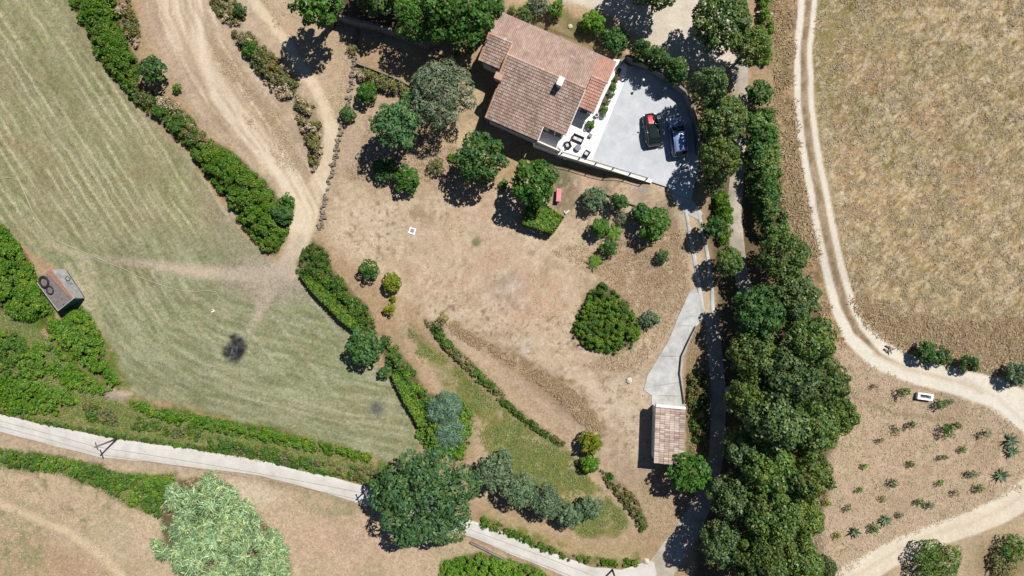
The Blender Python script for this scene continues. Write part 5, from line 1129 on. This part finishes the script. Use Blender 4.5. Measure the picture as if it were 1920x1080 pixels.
def block_hedge(name, poly, hh, mat, label, L=.24, W=.16, cover=1.6, seed=1, group=None, h0=0.0, lump=.12):
    """a clipped hedge: flat top and upright sides covered in small leaves"""
    rs = np.random.RandomState(seed); zt = float(np.mean(hgt(np.array(poly)[:, 0], np.array(poly)[:, 1]))); A = parea(poly) / S / S
    poly = np.array(poly, float); W3 = np.array([P(x, y, zt + hh) for x, y in poly]); cen = W3.mean(0); cen[2] = zt; W3 = W3 - cen
    n = int(cover * A / (.5 * L * W) * 1.6); q = poly_pts(poly, n, rs); k = (1 - (zt + hh) / HC) / S
    d = -sdf(poly, q[:, 0], q[:, 1]) / S
    Pt = np.stack([(q[:, 0] - 960) * k - cen[0], (540 - q[:, 1]) * k - cen[1], hh - .16 * np.exp(-d / .15) + (fbm(q[:, 0], q[:, 1], 7, seed, 2) - .5) * lump * 2 - rs.rand(n) * .12], 1); Nn = np.tile([0, 0, 1.0], (n, 1))
    for i in range(len(W3)):
        a, b = W3[i], W3[(i + 1) % len(W3)]; e = b - a; ln = np.hypot(*e[:2]); m = int(cover * ln * hh / (.5 * L * W) * 1.4)
        t_ = rs.rand(m); z = h0 + rs.rand(m) * (hh - h0); nn = np.array([e[1], -e[0], 0]) / (ln + 1e-9)
        if nn[:2] @ ((a + b)[:2]) < 0: nn = -nn
        S_ = a + e * t_[:, None]; S_[:, 2] = z; S_ = S_ + nn * (rs.rand(m) * .14 - .1)[:, None]
        Pt = np.concatenate([Pt, S_]); Nn = np.concatenate([Nn, np.tile(nn, (m, 1))])
    V = leaf_quads(Pt, unit(Nn + rs.randn(len(Pt), 3) * .5), L, W, rs)
    root = empty(name, tuple(cen), 0, label, 'hedge', group); link(bpy.data.objects.new('foliage', quads_mesh('foliage', V, M[mat])), root)
    mb = MB()
    for x, y, _ in W3 * .6: mb.tube([(x, y, -.3), (x * .9, y * .9, hh * .8)], [.05, .03], 5)
    mb.build('stems', M['bark'], root); return root
def rosette(name, px, py, rpx, hh, n, mat, label, cat, wd=.07, arch=.5, stem=.0, part='frond', seg=3, group=None, up0=.1):
    """radiating long leaves (palm, agave, yucca): every leaf is a part of its own"""
    hb = float(hgt(px, py)); zc = hb + hh; p = P(px, py, zc); R = rpx / S * (1 - zc / HC); qx, qy = m2(p.x, p.y, hb); zb = float(hgt(qx, qy))
    root = empty(name, (p.x, p.y, zb), 0, label, cat, group); rs = np.random.RandomState(int(px * 3 + py)); zs = max(.05, hh - R * .4) if stem else hh * .25
    if stem:
        mb = MB(); mb.tube([(0,0,-.3),(0,0,zs)], [stem * 1.2, stem], 8); mb.build('trunk', M['bark'], root, True)
    mes = []
    for v in range(3):
        V = []; F = []
        nseg = seg + 2; el = [.9, .55, .2][v] if name != 'yucca' else [1.5, .95, .5][v]
        if part == 'frond':            # feather leaf: midrib with leaflets on both sides
            for i in range(9):
                t_ = (i + .5) / 9; x = R * t_; z = R * (el * t_ - arch * 1.6 * t_ * t_); ll = wd * math.sin(math.pi * (.15 + .8 * t_)) * 2.4
                for sg in (1, -1):
                    o_ = len(V); V += [(x, 0, z), (x + R * .10, 0, z), (x + R * .16, sg * ll, z - ll * .3)]; F.append((o_, o_+1, o_+2) if sg > 0 else (o_, o_+2, o_+1))
            V += [(0, -.02, 0), (R * .5, -.012, R * (el * .5 - arch * .4)), (R, 0, R * (el - arch * 1.6)), (R * .5, .012, R * (el * .5 - arch * .4)), (0, .02, 0)]; o_ = len(V); F.append((o_-5, o_-4, o_-2, o_-1)); F.append((o_-4, o_-3, o_-2))
        else:
            for i in range(nseg + 1):
                t_ = i / nseg; x = R * t_; z = R * (el * t_ - arch * t_ * t_); q = wd * (math.sin(math.pi * min(1, .25 + .75 * t_)) + .02); V += [(x, -q, z + q * .35), (x, 0, z), (x, q, z + q * .35)]
            for i in range(nseg): F += [(i*3, i*3+3, i*3+4, i*3+1), (i*3+1, i*3+4, i*3+5, i*3+2)]
        me = bpy.data.meshes.new(part); me.from_pydata(V, [], F); me.update(); me.materials.append(M[mat]); mes.append(me)
    for k in range(n):
        o = link(bpy.data.objects.new(part, mes[k % 3]), root); o.location = (0, 0, zs); o.rotation_euler = (rs.uniform(-.15, .15), rs.uniform(-.12, .2) , k * 2.39996 + rs.uniform(-.2, .2)); s_ = rs.uniform(.8, 1.08); o.scale = (s_, s_, s_)
    return root

# ------------------------------------------------------------------ trees and shrubs round the house
plant(594, 6, 47, 10.5, 'broad', 'bright green tufted tree at the top edge left of the dark shaded ground', 'tree')
plant(862, 16, 74, 9.5, 'broad', 'largest bright green tree overhanging the long garden wall', 'tree')
plant(778, 38, 44, 7.5, 'bush', 'paler green tree whose branches droop over the bend of the garden wall', 'tree', cover=.7)
plant(925, 8, 26, 5.5, 'bush', 'small bright tree top between the largest tree and the house roof', 'tree')
plant(715, -32, 60, 8, 'oak', 'dark tree at the top edge above the black shaded plot', 'tree')
plant(828, 176, 64, 7.0, 'silver', 'silvery grey feathery tree left of the house', 'tree', cover=.85)
plant(741, 236, 46, 8.0, 'teal', 'dark blue-green tree below the silvery tree', 'tree'); plant(772, 200, 28, 5.2, 'teal', 'small blue-green tree crown wedged against the silvery tree', 'tree')
plant(901, 298, 49, 6.5, 'mid', 'round dark green tree just below the house corner', 'tree'); plant(1002, 341, 46, 6.8, 'broad', 'bright green square-topped tree below the court wall', 'tree')
plant(762, 336, 27, 2.6, 'bush', 'bright shrub below the blue-green tree'); plant(818, 309, 19, 1.4, 'scrub', 'dull olive shrub left of the round dark tree'); plant(686, 172, 21, 2.6, 'bush', 'round bright bush at the left end of the low pale wall')
plant(722, 318, 24, 1.6, 'darkbush', 'dark low bush in the shadow of the blue-green tree')
plant(650, 214, 17, 1.6, 'darkbush', 'ragged dark shrub on the stone wall beside the footpath'); plant(846, 294, 8, .8, 'lime', 'tiny yellow-green plant beside the round dark tree'); plant(944, 348, 12, 1.0, 'bush', 'small bush between the two round garden trees'); plant(856, 102, 7, .7, 'lime', 'tiny yellow-green plant on the sunny earth left of the house')
plant(896, 68, 13, 1.3, 'bush', 'upper of two round bushes along the left house wall'); plant(883, 91, 11, 1.2, 'darkbush', 'lower of two round bushes along the left house wall'); plant(660, 92, 11, .8, 'scrub', 'dull tuft of green against the stone wall in the sunny yard')
plant(1116, 372, 24, 2.4, 'olive', 'olive green flowering shrub nearest the railing shadow', cover=.9); plant(1161, 377, 19, 2.6, 'darkbush', 'fresh green pointed shrub right of the flowering shrub'); plant(1226, 418, 33, 3.6, 'bush', 'largest dense green shrub at the drive side of the garden bed'); plant(1205, 398, 20, 3.0, 'darkbush', 'blue-tinged shrub growing into the largest garden shrub')
plant(1126, 425, 20, 2.4, 'bush', 'round bright shrub below the flowering shrub'); plant(1142, 464, 18, 1.8, 'bush', 'small bright bush just above the lower yellow palm'); plant(1169, 408, 15, 1.2, 'silver', 'pale variegated shrub in the middle of the garden bed', cover=.7); plant(1243, 480, 14, 1.5, 'darkbush', 'lone small green bush near the concrete strips')
rosette('cycad_palm', 1154, 436, 17, 1.1, 22, 'lime', 'yellow-green cycad palm in the middle of the garden bed', 'palm', .10, .5, .12); rosette('cycad_palm', 1118, 490, 15, .9, 18, 'lime', 'yellow-green cycad palm at the lower tip of the garden bed', 'palm', .10, .5, .1)
plant(692, 505, 21, 2.4, 'bush', 'olive-green small tree at the left edge of the bare garden', 'tree', cover=.8); plant(734, 531, 20, 2.2, 'yellow', 'round bright yellow shrub at the left edge of the bare garden'); plant(731, 580, 13, 1.5, 'yellow', 'small yellow shrub below the round yellow one'); plant(737, 561, 7, .8, 'yellow', 'tiny yellow plant between the two yellow shrubs')
plant(1220, 599, 19, 1.7, 'olive', 'pale grey-green round bush touching the big bramble mound'); plant(684, 649, 35, 3.8, 'mid', 'fig-green round tree where the two meadow hedges meet', 'tree'); plant(722, 697, 14, 1.8, 'darkbush', 'small dark tree on the hedge below the round green tree', 'tree'); plant(722, 640, 12, 1.2, 'darkbush', 'small dark bush right of the round green tree')
plant(828, 600, 16, 1.8, 'scrub', 'gnarled half-bare small tree at the top of the ditch line', 'tree', cover=.6)
plant(806, 935, 94, 8.5, 'teal', 'largest feathery dark green tree overhanging the pale road', 'tree', cover=1.0); plant(730, 925, 40, 6.0, 'teal', 'left arm of feathery dark foliage over the road', 'tree')
for (x, y, r, h, l) in ((928,885,36,4.6,'first olive tree, next to the large feathery tree'),(972,917,36,4.6,'second olive tree, in the middle of the olive row'),(1022,940,34,4.4,'third olive tree of the row, above the road verge'),(1070,966,25,3.4,'low olive tree at the right end of the row'),(1106,953,24,3.2,'small round olive tree nearest the grass tip'),(944,858,18,3.2,'small olive tree standing behind the start of the row')):
    plant(x, y, r, h, 'olive', l, 'olive tree', 'olive_tree', 'olive trees above the road')
plant(1292, 886, 40, 5.0, 'broad', 'round green tree leaning over the lower corner of the garage', 'tree', cover=1.0); plant(1107, 870, 20, 2.2, 'lime', 'yellow-green round bush directly below the yellow large-leaved bush')
plant(1107, 831, 23, 2.6, 'bigleaf', 'yellow large-leaved round bush left of the garage yard', 'shrub')
plant(834, 768, 34, 2.6, 'spiky', 'upper blue-green spiky shrub beside the lower hedge', 'shrub', 'spiky_shrub'); plant(843, 811, 32, 2.3, 'spiky', 'lower blue-green spiky shrub beside the lower hedge', 'shrub', 'spiky_shrub')
plant(1113, 41, 22, 2.6, 'lime', 'clipped round ball bush beside the parking track', cover=1.3); plant(1154, 73, 26, 2.8, 'darkbush', 'bushy deep green shrub behind the roof corner'); plant(1128, 62, 14, 1.3, 'scrub', 'brownish shrub between the ball bush and the deep green shrub'); plant(1044, 16, 18, 2.4, 'lime', 'half-shaded bright round bush near the top edge behind the roof'); plant(1010, 8, 22, 2.2, 'silver', 'pale bluish shrub at the top edge behind the roof', cover=.8); plant(961, 18, 8, .9, 'lime', 'small bright plant just behind the top corner of the roof'); plant(985, 24, 18, 1.8, 'oakbush', 'dark bush in shade behind the tiled roof')
for (x, y, r, l) in ((1204,93,22,'dark shrub above the court wall, first from the roof corner'),(1234,107,23,'dark shrub above the court wall, second from the roof corner'),(1268,130,25,'dark shrub at the right end of the row above the court wall')): plant(x, y, r, 4.6, 'darkbush', l, group='shrubs above the court wall')
for i, (x, y) in enumerate(((1148,146),(1143,160),(1138,174),(1131,188),(1125,202),(1122,212))):
    plant(x + 8, y + 2, 7.5, .6, ('scrub','lime','olive')[i % 3], ('dry brown plant','yellow-green plant','grey-green plant')[i % 3] + ' in the bed along the house wall, ' + ('at the roof corner','second from the corner','third from the corner','past the middle','second from the flower pot','next to the flower pot')[i], 'plant', 'bed_plant', 'plants in the bed along the house', zb=ZC + .03)
o = plant(1108, 233, 9.5, 1.0, 'lime', 'small clipped ball bush on the white terrace paving', cover=1.3, zb=ZC)
# ------------------------------------------------------------------ clipped and wild hedges
block_hedge('clipped_hedge', [(987,386),(1005,372),(1057,407),(1037,437),(980,420)], 1.7, 'bramble', 'clipped flat-topped hedge below the square-topped tree', seed=3)
thicket('olive_hedge', [(668,128),(690,130),(730,142),(772,160),(778,182),(745,180),(712,172),(690,152),(668,150)], 1.7, 'scrub', 'yellow olive hedge along the low wall left of the silver tree', 'hedge', seed=4, cr=.5, cover=1.2)
block_hedge('light_hedge', [(560,515),(580,514),(612,544),(648,582),(682,614),(668,626),(632,594),(592,556)], 1.2, 'bramble', 'bright trimmed hedge along the upper edge of the meadow corner', seed=5, lump=.2); block_hedge('light_hedge', [(733,704),(748,698),(776,742),(795,775),(800,800),(784,800),(757,752)], 1.2, 'bramble', 'bright trimmed hedge along the lower edge of the meadow', seed=6, lump=.2)
thicket('dark_hedge', [(586,452),(612,468),(622,500),(655,540),(692,580),(704,612),(690,622),(658,592),(628,560),(590,528),(556,512),(556,490),(570,468)], 1.9, 'darkbramble', 'dark leafy hedge right of the upper bright trimmed hedge', 'hedge', seed=7); thicket('dark_hedge', [(712,655),(742,648),(772,690),(802,735),(812,765),(795,772),(760,722),(728,690)], 1.7, 'darkbramble', 'dark leafy hedge right of the lower bright trimmed hedge', 'hedge', seed=8)
thicket('bramble_thicket', [(796,765),(805,745),(868,745),(886,775),(882,830),(868,860),(835,862),(798,848),(780,815)], 1.3, 'bramble', 'bright bramble patch surrounding the two spiky shrubs', seed=9, cr=.5)
thicket('bramble_thicket', [(560,366),(548,368),(552,372)], .3, 'bramble', '', seed=1) if False else None
thicket('bramble_mound', [(1128,528),(1146,542),(1182,572),(1204,622),(1186,652),(1152,662),(1102,655),(1071,625),(1086,580),(1106,546)], 1.15, 'bramble', 'large triangular bramble mound in the middle of the bare garden', 'bramble mound', seed=10, cr=.42, W=.085, L=.28, cover=1.5, hj=.4, alt='darkbramble')
for i, (poly, hh, mt, lb, cr, gap) in enumerate(BT):
    thicket({'bramble': 'bramble_thicket', 'darkbramble': 'weedy_thicket', 'scrub': 'scrub_patch', 'lime': 'yellow_hedge', 'mid': 'tall_hedge'}[mt], poly, hh, mt, lb, {'scrub': 'scrub', 'lime': 'hedge', 'mid': 'hedge'}.get(mt, 'thicket'), seed=20 + i, cr=cr, gap=gap, L=.26 if mt != 'mid' else .36, W=.15 if mt != 'mid' else .24, cover=(1.4 if gap == 0 else 1.15) if mt != 'mid' else 1.0, alt='scrub' if mt == 'darkbramble' and (gap >= .36 or 'ditch' in lb) else None)
plant(286, 132, 27, 3.2, 'mid', 'dark blue-green small tree in the hedge beside the dirt track', 'tree'); plant(527, 402, 20, 2.8, 'darkbush', 'dark round bush at the footpath side of the thick bramble', 'bush'); plant(538, 376, 15, 1.8, 'bush', 'bright bush at the top corner of the thick bramble'); plant(338, 245, 13, 1.2, 'bush', 'small bush in the gap of the hedge'); plant(450, 18, 13, 1.6, 'darkbush', 'thin green sapling standing alone at the top between the tracks', 'tree'); plant(330, 165, 10, 1.0, 'lime', 'small yellow-green bush at the edge of the dirt track'); plant(470, 90, 18, 1.5, 'bush', 'green bush among the dark scrub between the tracks')
thicket('cane_clump', [(322,902),(350,890),(400,893),(425,905),(452,938),(482,958),(508,990),(532,1015),(545,1060),(540,1130),(375,1130),(352,1085),(312,1045),(296,1010),(312,985),(300,960),(318,930)], 4.2, 'reed', 'huge pale mint-green clump of giant cane below the road', 'cane clump', seed=60, cr=1.5, L=.85, W=.12, cover=1.5, outward=True, up=.2, dens=1.25, inset=.12, hj=.75)
thicket('reed_clump', [(18,560),(40,545),(75,562),(80,590),(60,605),(30,600)], 1.6, 'lime', 'yellow-green long-leaved reed clump left of the green shed', 'reed clump', seed=61, cr=.45, L=.6, W=.09, cover=1.2, outward=True)
# ------------------------------------------------------------------ the oak wood and the trees along the lane
WOOD = [(1352,42,64,8.5,'at the top edge beside the parking track'),(1406,92,40,7.0,'small one on the right flank of the topmost oak'),(1326,164,40,8.0,'just right of the court wall corner'),(1352,222,50,7.2,'shading the estate car on the court'),(1348,300,42,7.0,'between the end of the court and the lane'),(1335,345,26,4.5,'low one beside the teal bin'),
 (1366,488,30,4.8,'alone at the bottom of the yellow hedge'),(1338,425,24,3.6,'grey-green low one left of the yellow hedge'),(1424,176,27,4.0,'bright one between the lane and the dry verge'),(1466,482,50,7.0,'at the lower end of the tall hedge'),(1425,585,60,8.5,'lightest one at the top of the main wood'),(1488,560,50,8.0,'at the top right of the main wood'),
 (1508,640,56,8.5,'on the right edge above the middle of the wood'),(1418,672,56,8.5,'on the left edge in the middle of the wood'),(1472,700,62,9.0,'in the very middle of the wood'),(1540,722,56,8.5,'on the right edge opposite the white trough'),(1402,742,46,8.0,'on the left edge level with the garage'),(1450,790,58,9.0,'in the middle of the wood level with the garage roof'),
 (1516,800,60,9.0,'in the lower right middle of the wood'),(1570,778,36,7.0,'furthest right tip of the wood'),(1392,840,44,7.5,'on the left edge right of the round garage tree'),(1440,880,56,9.0,'in the lower middle of the wood'),(1506,890,52,8.5,'on the right edge below the tip of the wood'),(1372,930,48,8.0,'leaning over the bottom of the shady drive'),
 (1440,965,58,9.0,'in the lower wood above the bottom edge'),(1502,968,46,8.0,'on the right edge above the lower track'),(1352,1020,46,8.0,'at the bottom left corner of the wood'),(1420,1045,54,8.5,'at the bottom edge in the middle of the wood'),(1492,1050,52,8.0,'at the bottom edge on the right of the wood'),(1540,1062,26,5.0,'small one at the bottom edge nearest the lower track')]
for i, (x, y, r, h, l) in enumerate(WOOD):
    bright = i in (10, 8, 7)
    r_ = plant(x, y, r * .95, h * (.88 + .26 * ((i * 7) % 5) / 4), 'mid' if bright else 'oak', ('green tree ' if bright else 'dark oak ') + l, 'tree', 'oak_tree', 'trees of the wood along the lane', proto=i % 5 if not bright else None, cover=1.0)
    if not bright and i % 3:
        c_ = [o for o in r_.children if o.name.startswith('crown')][0]; c_.material_slots[0].link = 'OBJECT'; c_.material_slots[0].material = M[('oakb', 'oakc')[i % 3 - 1]]
plant(1228, -34, 60, 8.0, 'oak', 'dark oak beyond the top edge shading the parking track', 'tree', 'oak_tree', 'trees of the wood along the lane', proto=1)
# ------------------------------------------------------------------ right hand side
plant(1738, 661, 22, 2.6, 'darkbush', 'left of three round bushes beside the bend of the cart track'); plant(1768, 668, 19, 2.3, 'darkbush', 'middle of three round bushes beside the bend of the cart track'); plant(1820, 681, 19, 2.4, 'darkbush', 'right of three round bushes beside the bend of the cart track'); plant(1908, 703, 25, 2.6, 'olive', 'pale feathery bush at the right edge above the cart track')
plant(1762, 1056, 48, 3.0, 'loose', 'large loose feathery shrub at the bottom below the lower track', cover=.9); plant(1902, 1028, 28, 2.2, 'loose', 'ragged green shrub at the right edge below the lower track', cover=.7); plant(1880, 1062, 26, 1.3, 'scrub', 'dry olive shrub in the bottom right corner', cover=.7)
plant(1568, 740, 12, .8, 'yellow', 'yellow tuft at the edge of the wood in the dry plot')
SAP = [(1692,737,15,1.0,'scrub','beside the white trough'),(1700,733,9,.8,'bush','growing against the left end of the white trough'),(1640,724,9,.6,'scrub','nearest the bend of the cart track'),(1765,758,11,.8,'darkbush','below the white trough to the right'),(1785,753,8,.7,'olive','right of the trough'),
 (1710,797,11,.9,'darkbush','in the second row, middle'),(1680,806,9,.5,'scrub','in the second row, left'),(1652,826,11,.7,'scrub','in the second row, nearest the wood'),(1780,808,13,1.2,'bush','bright one in the second row on the right, lower half'),(1797,799,12,1.3,'bush','bright one in the second row on the right, upper half'),(1851,813,11,1.0,'olive','at the right end of the second row'),
 (1807,842,12,.6,'lime','low pale one in the third row'),(1771,857,11,.9,'darkbush','in the third row, middle'),(1709,870,10,.6,'lime','low bright one in the third row'),(1622,874,8,.5,'lime','tiny one in the third row near the wood'),(1612,918,8,.5,'lime','tiny one in the fourth row near the wood'),(1676,906,10,.7,'darkbush','in the fourth row, left'),(1763,906,9,.5,'lime','in the fourth row, middle'),(1826,889,11,.9,'olive','in the fourth row, right'),
 (1655,936,9,.5,'scrub','dry one in the fifth row'),(1725,942,9,.6,'bush','in the fifth row, middle'),(1744,947,8,.7,'olive','in the fifth row beside the middle one'),(1793,924,11,.7,'scrub','in the fifth row, right'),(1836,917,13,.8,'bush','in the fifth row at the right end'),(1590,952,8,.5,'olive','pale one at the lower left of the plot'),(1536,992,12,.9,'yellow','bright yellow one at the foot of the wood'),(1570,1004,10,.6,'yellow','small yellow one left of the lower track'),(1639,990,10,.7,'bush','in the bottom row, middle'),(1687,966,8,.5,'olive','in the bottom row, right'),(1551,942,11,.7,'yellow','yellow one touching the wood edge')]
for k_s, (x, y, r, h, sty, l) in enumerate(SAP):
    rr_ = random.uniform(.7, 1.1); sp_ = plant(x, y, r * rr_, h * 1.35, sty, {'scrub':'dry','bush':'green','darkbush':'dark green','olive':'grey-green','lime':'yellow-green','yellow':'yellow'}[sty] + ' young plant, ' + l, 'young plant', 'sapling', 'young plants set out in the dry plot', cover=.38); sp_.scale = (random.uniform(.7,1.3), random.uniform(.7,1.25), 1); sp_.rotation_euler = (0, 0, random.uniform(0, 3))
for (x, y, r, l) in ((1900,828,22,'large agave at the right edge, upper of the pair'),(1903,848,18,'large agave at the right edge, lower of the pair'),(1882,893,19,'agave near the right end of the lower track'),(1664,978,16,'dark agave in the bottom row of the dry plot'),(1606,1000,14,'pale agave in the bottom row of the dry plot')):
    rosette('agave', x, y, r * .82, .7, 22, 'cactus', l, 'agave', .10, .25, 0, part='leaf', group='agaves of the dry plot')

# ------------------------------------------------------------------ grasses and low growth nobody could count
def blades(name, polys, count, mat, ln, wd, per=5, dens=None, seed=1, splay=.7, mask=None):
    rs = np.random.RandomState(seed); q = np.concatenate([poly_pts(p, max(4, int(count * parea(p) / sum(parea(k) for k in polys))), rs) for p in polys])
    if mask is not None: q = q[mask(q[:, 0], q[:, 1]) > rs.rand(len(q))]
    z = hgt(q[:, 0], q[:, 1]); k = (1 - z / HC) / S; B0 = np.stack([(q[:, 0] - 960) * k, (540 - q[:, 1]) * k, z], 1); n = len(B0)
    B0 = np.repeat(B0, per, 0); m = len(B0); B0[:, :2] += rs.randn(m, 2) * ln * .3
    a = rs.uniform(0, 2 * math.pi, m); s_ = splay * 2.2 * (.25 + .75 * rs.rand(m)); l = ln * rs.uniform(.5, 1.3, m)
    D = np.stack([np.cos(a) * s_, np.sin(a) * s_, np.full(m, .5)], 1); D = unit(D) * l[:, None]
    sd = np.stack([-np.sin(a), np.cos(a), np.zeros(m)], 1) * (wd * rs.uniform(.6, 1.4, m))[:, None]; B0[:, 2] -= .02
    o = link(bpy.data.objects.new(name, tris_mesh(name, np.stack([B0 - sd, B0 + sd, B0 + D], 1), M[mat]))); o['kind'] = 'stuff'; return o
FLD = [(1535,-60),(1526,100),(1538,250),(1568,400),(1598,540),(1645,622),(1705,660),(1790,688),(1860,702),(1990,730),(1990,-60)]
clump_m = lambda x, y: sstep(.40,.66, fbm(x, y, 14, 3, 4)) * .9 + .12
blades('dry_grass', [FLD], 15000, 'dry', .30, .045, 5, seed=1, mask=clump_m)
blades('dry_grass', [FLD], 7000, 'drydark', .34, .05, 5, seed=2, mask=lambda x, y: sstep(.46,.66, fbm(x, y, 14, 3, 4)))
blades('dry_grass', [[(1590,560),(1700,590),(1800,605),(1990,590),(1990,715),(1800,692),(1700,660),(1630,620)]], 1700, 'drydark', .5, .06, 6, seed=3)
blades('dry_grass', [[(1452,200),(1490,60),(1492,200),(1504,330),(1530,440),(1552,560),(1590,660),(1570,690),(1545,600),(1500,480),(1465,380)],[(1452,0),(1490,0),(1485,150),(1455,190)]], 1500, 'drydark', .5, .06, 6, seed=4, mask=lambda x, y: sstep(.35,.6, fbm(x, y, 22, 64, 3)))
blades('weeds', [GARDEN], 2600, 'drydark', .22, .04, 5, seed=5, mask=lambda x, y: sstep(.5,.7, fbm(x, y, 40, 9, 3)))
blades('weeds', [GARDEN], 900, 'greengrass', .18, .04, 6, seed=6, mask=lambda x, y: sstep(.55,.72, fbm(x, y, 30, 19, 3)))
blades('weeds', [PLOT], 1500, 'greengrass', .22, .04, 5, seed=21, mask=lambda x, y: sstep(.5,.7, fbm(x, y, 24, 95, 3)))
blades('dry_grass', [PLOT], 5200, 'dry', .26, .04, 5, seed=7)
blades('dry_grass', [[(840,604),(930,652),(1000,692),(1060,722),(1112,768),(1125,805),(1104,805),(1046,742),(966,690),(850,625)]], 2400, 'drydark', .4, .045, 6, seed=8, mask=lambda x, y: sstep(.38,.6, fbm(x, y, 26, 62, 3)))
blades('grass', [STRIP], 5200, 'greengrass', .32, .045, 6, seed=9, mask=lambda x, y: sstep(.3,.6, fbm(x, y, 30, 22, 3)))
blades('grass', [[(0,580),(60,600),(140,700),(200,745),(230,760),(350,775),(500,810),(650,850),(730,880),(735,905),(600,885),(460,858),(330,834),(200,812),(90,792),(-40,765),(-40,580)]], 6500, 'greengrass', .36, .05, 6, seed=10)
blades('grass', [[(-60,836),(60,850),(150,866),(230,890),(328,894),(316,930),(300,968),(258,952),(200,920),(118,886),(-60,866)]], 2600, 'greengrass', .4, .05, 6, seed=11)
blades('dry_grass', [[(-60,815),(100,843),(190,864),(330,880),(480,900),(600,928),(690,960),(860,1014),(860,1100),(-60,1100)]], 5200, 'dry', .3, .045, 5, seed=12, mask=lambda x, y: sstep(.42,.66, fbm(x, y, 40, 26, 3)))
blades('grass', [[(0,-40),(128,-40),(180,110),(290,250),(450,450),(490,482),(300,500),(100,450),(0,400)],[(180,520),(500,560),(600,580),(690,690),(780,845),(650,835),(350,760),(240,720)]], 8000, 'greengrass', .12, .03, 3, seed=13, mask=lambda x, y: .25 + .75 * sstep(.4,.65, fbm(x, y, 26, 28, 3)))
blades('dry_grass', [[(395,60),(440,110),(520,205),(565,300),(572,330),(520,310),(470,240),(420,160)],[(480,-20),(660,40),(655,200),(640,240),(600,170),(540,90)]], 3200, 'dry', .26, .04, 5, seed=14, mask=lambda x, y: sstep(.42,.62, fbm(x, y, 26, 29, 3)))
blades('dry_grass', [[(1020,470),(1290,430),(1290,560),(1240,640),(1190,700),(1090,690),(1200,620),(1130,520)],[(690,240),(860,260),(850,340),(650,340)]], 2600, 'drydark', .3, .045, 5, seed=15)
blades('white_flowers', [[(905,740),(925,740),(925,820),(905,825)],[(800,650),(850,690),(860,720),(800,700)],[(930,800),(1010,870),(1060,900),(1040,930),(960,880)]], 150, 'flower', .10, .05, 5, seed=16, splay=2)
blades('leaf_litter', [[(1340,600),(1290,600),(1290,860),(1200,900),(1215,1010),(1290,1000),(1340,860)]], 2600, 'drydark', .2, .05, 4, seed=17)
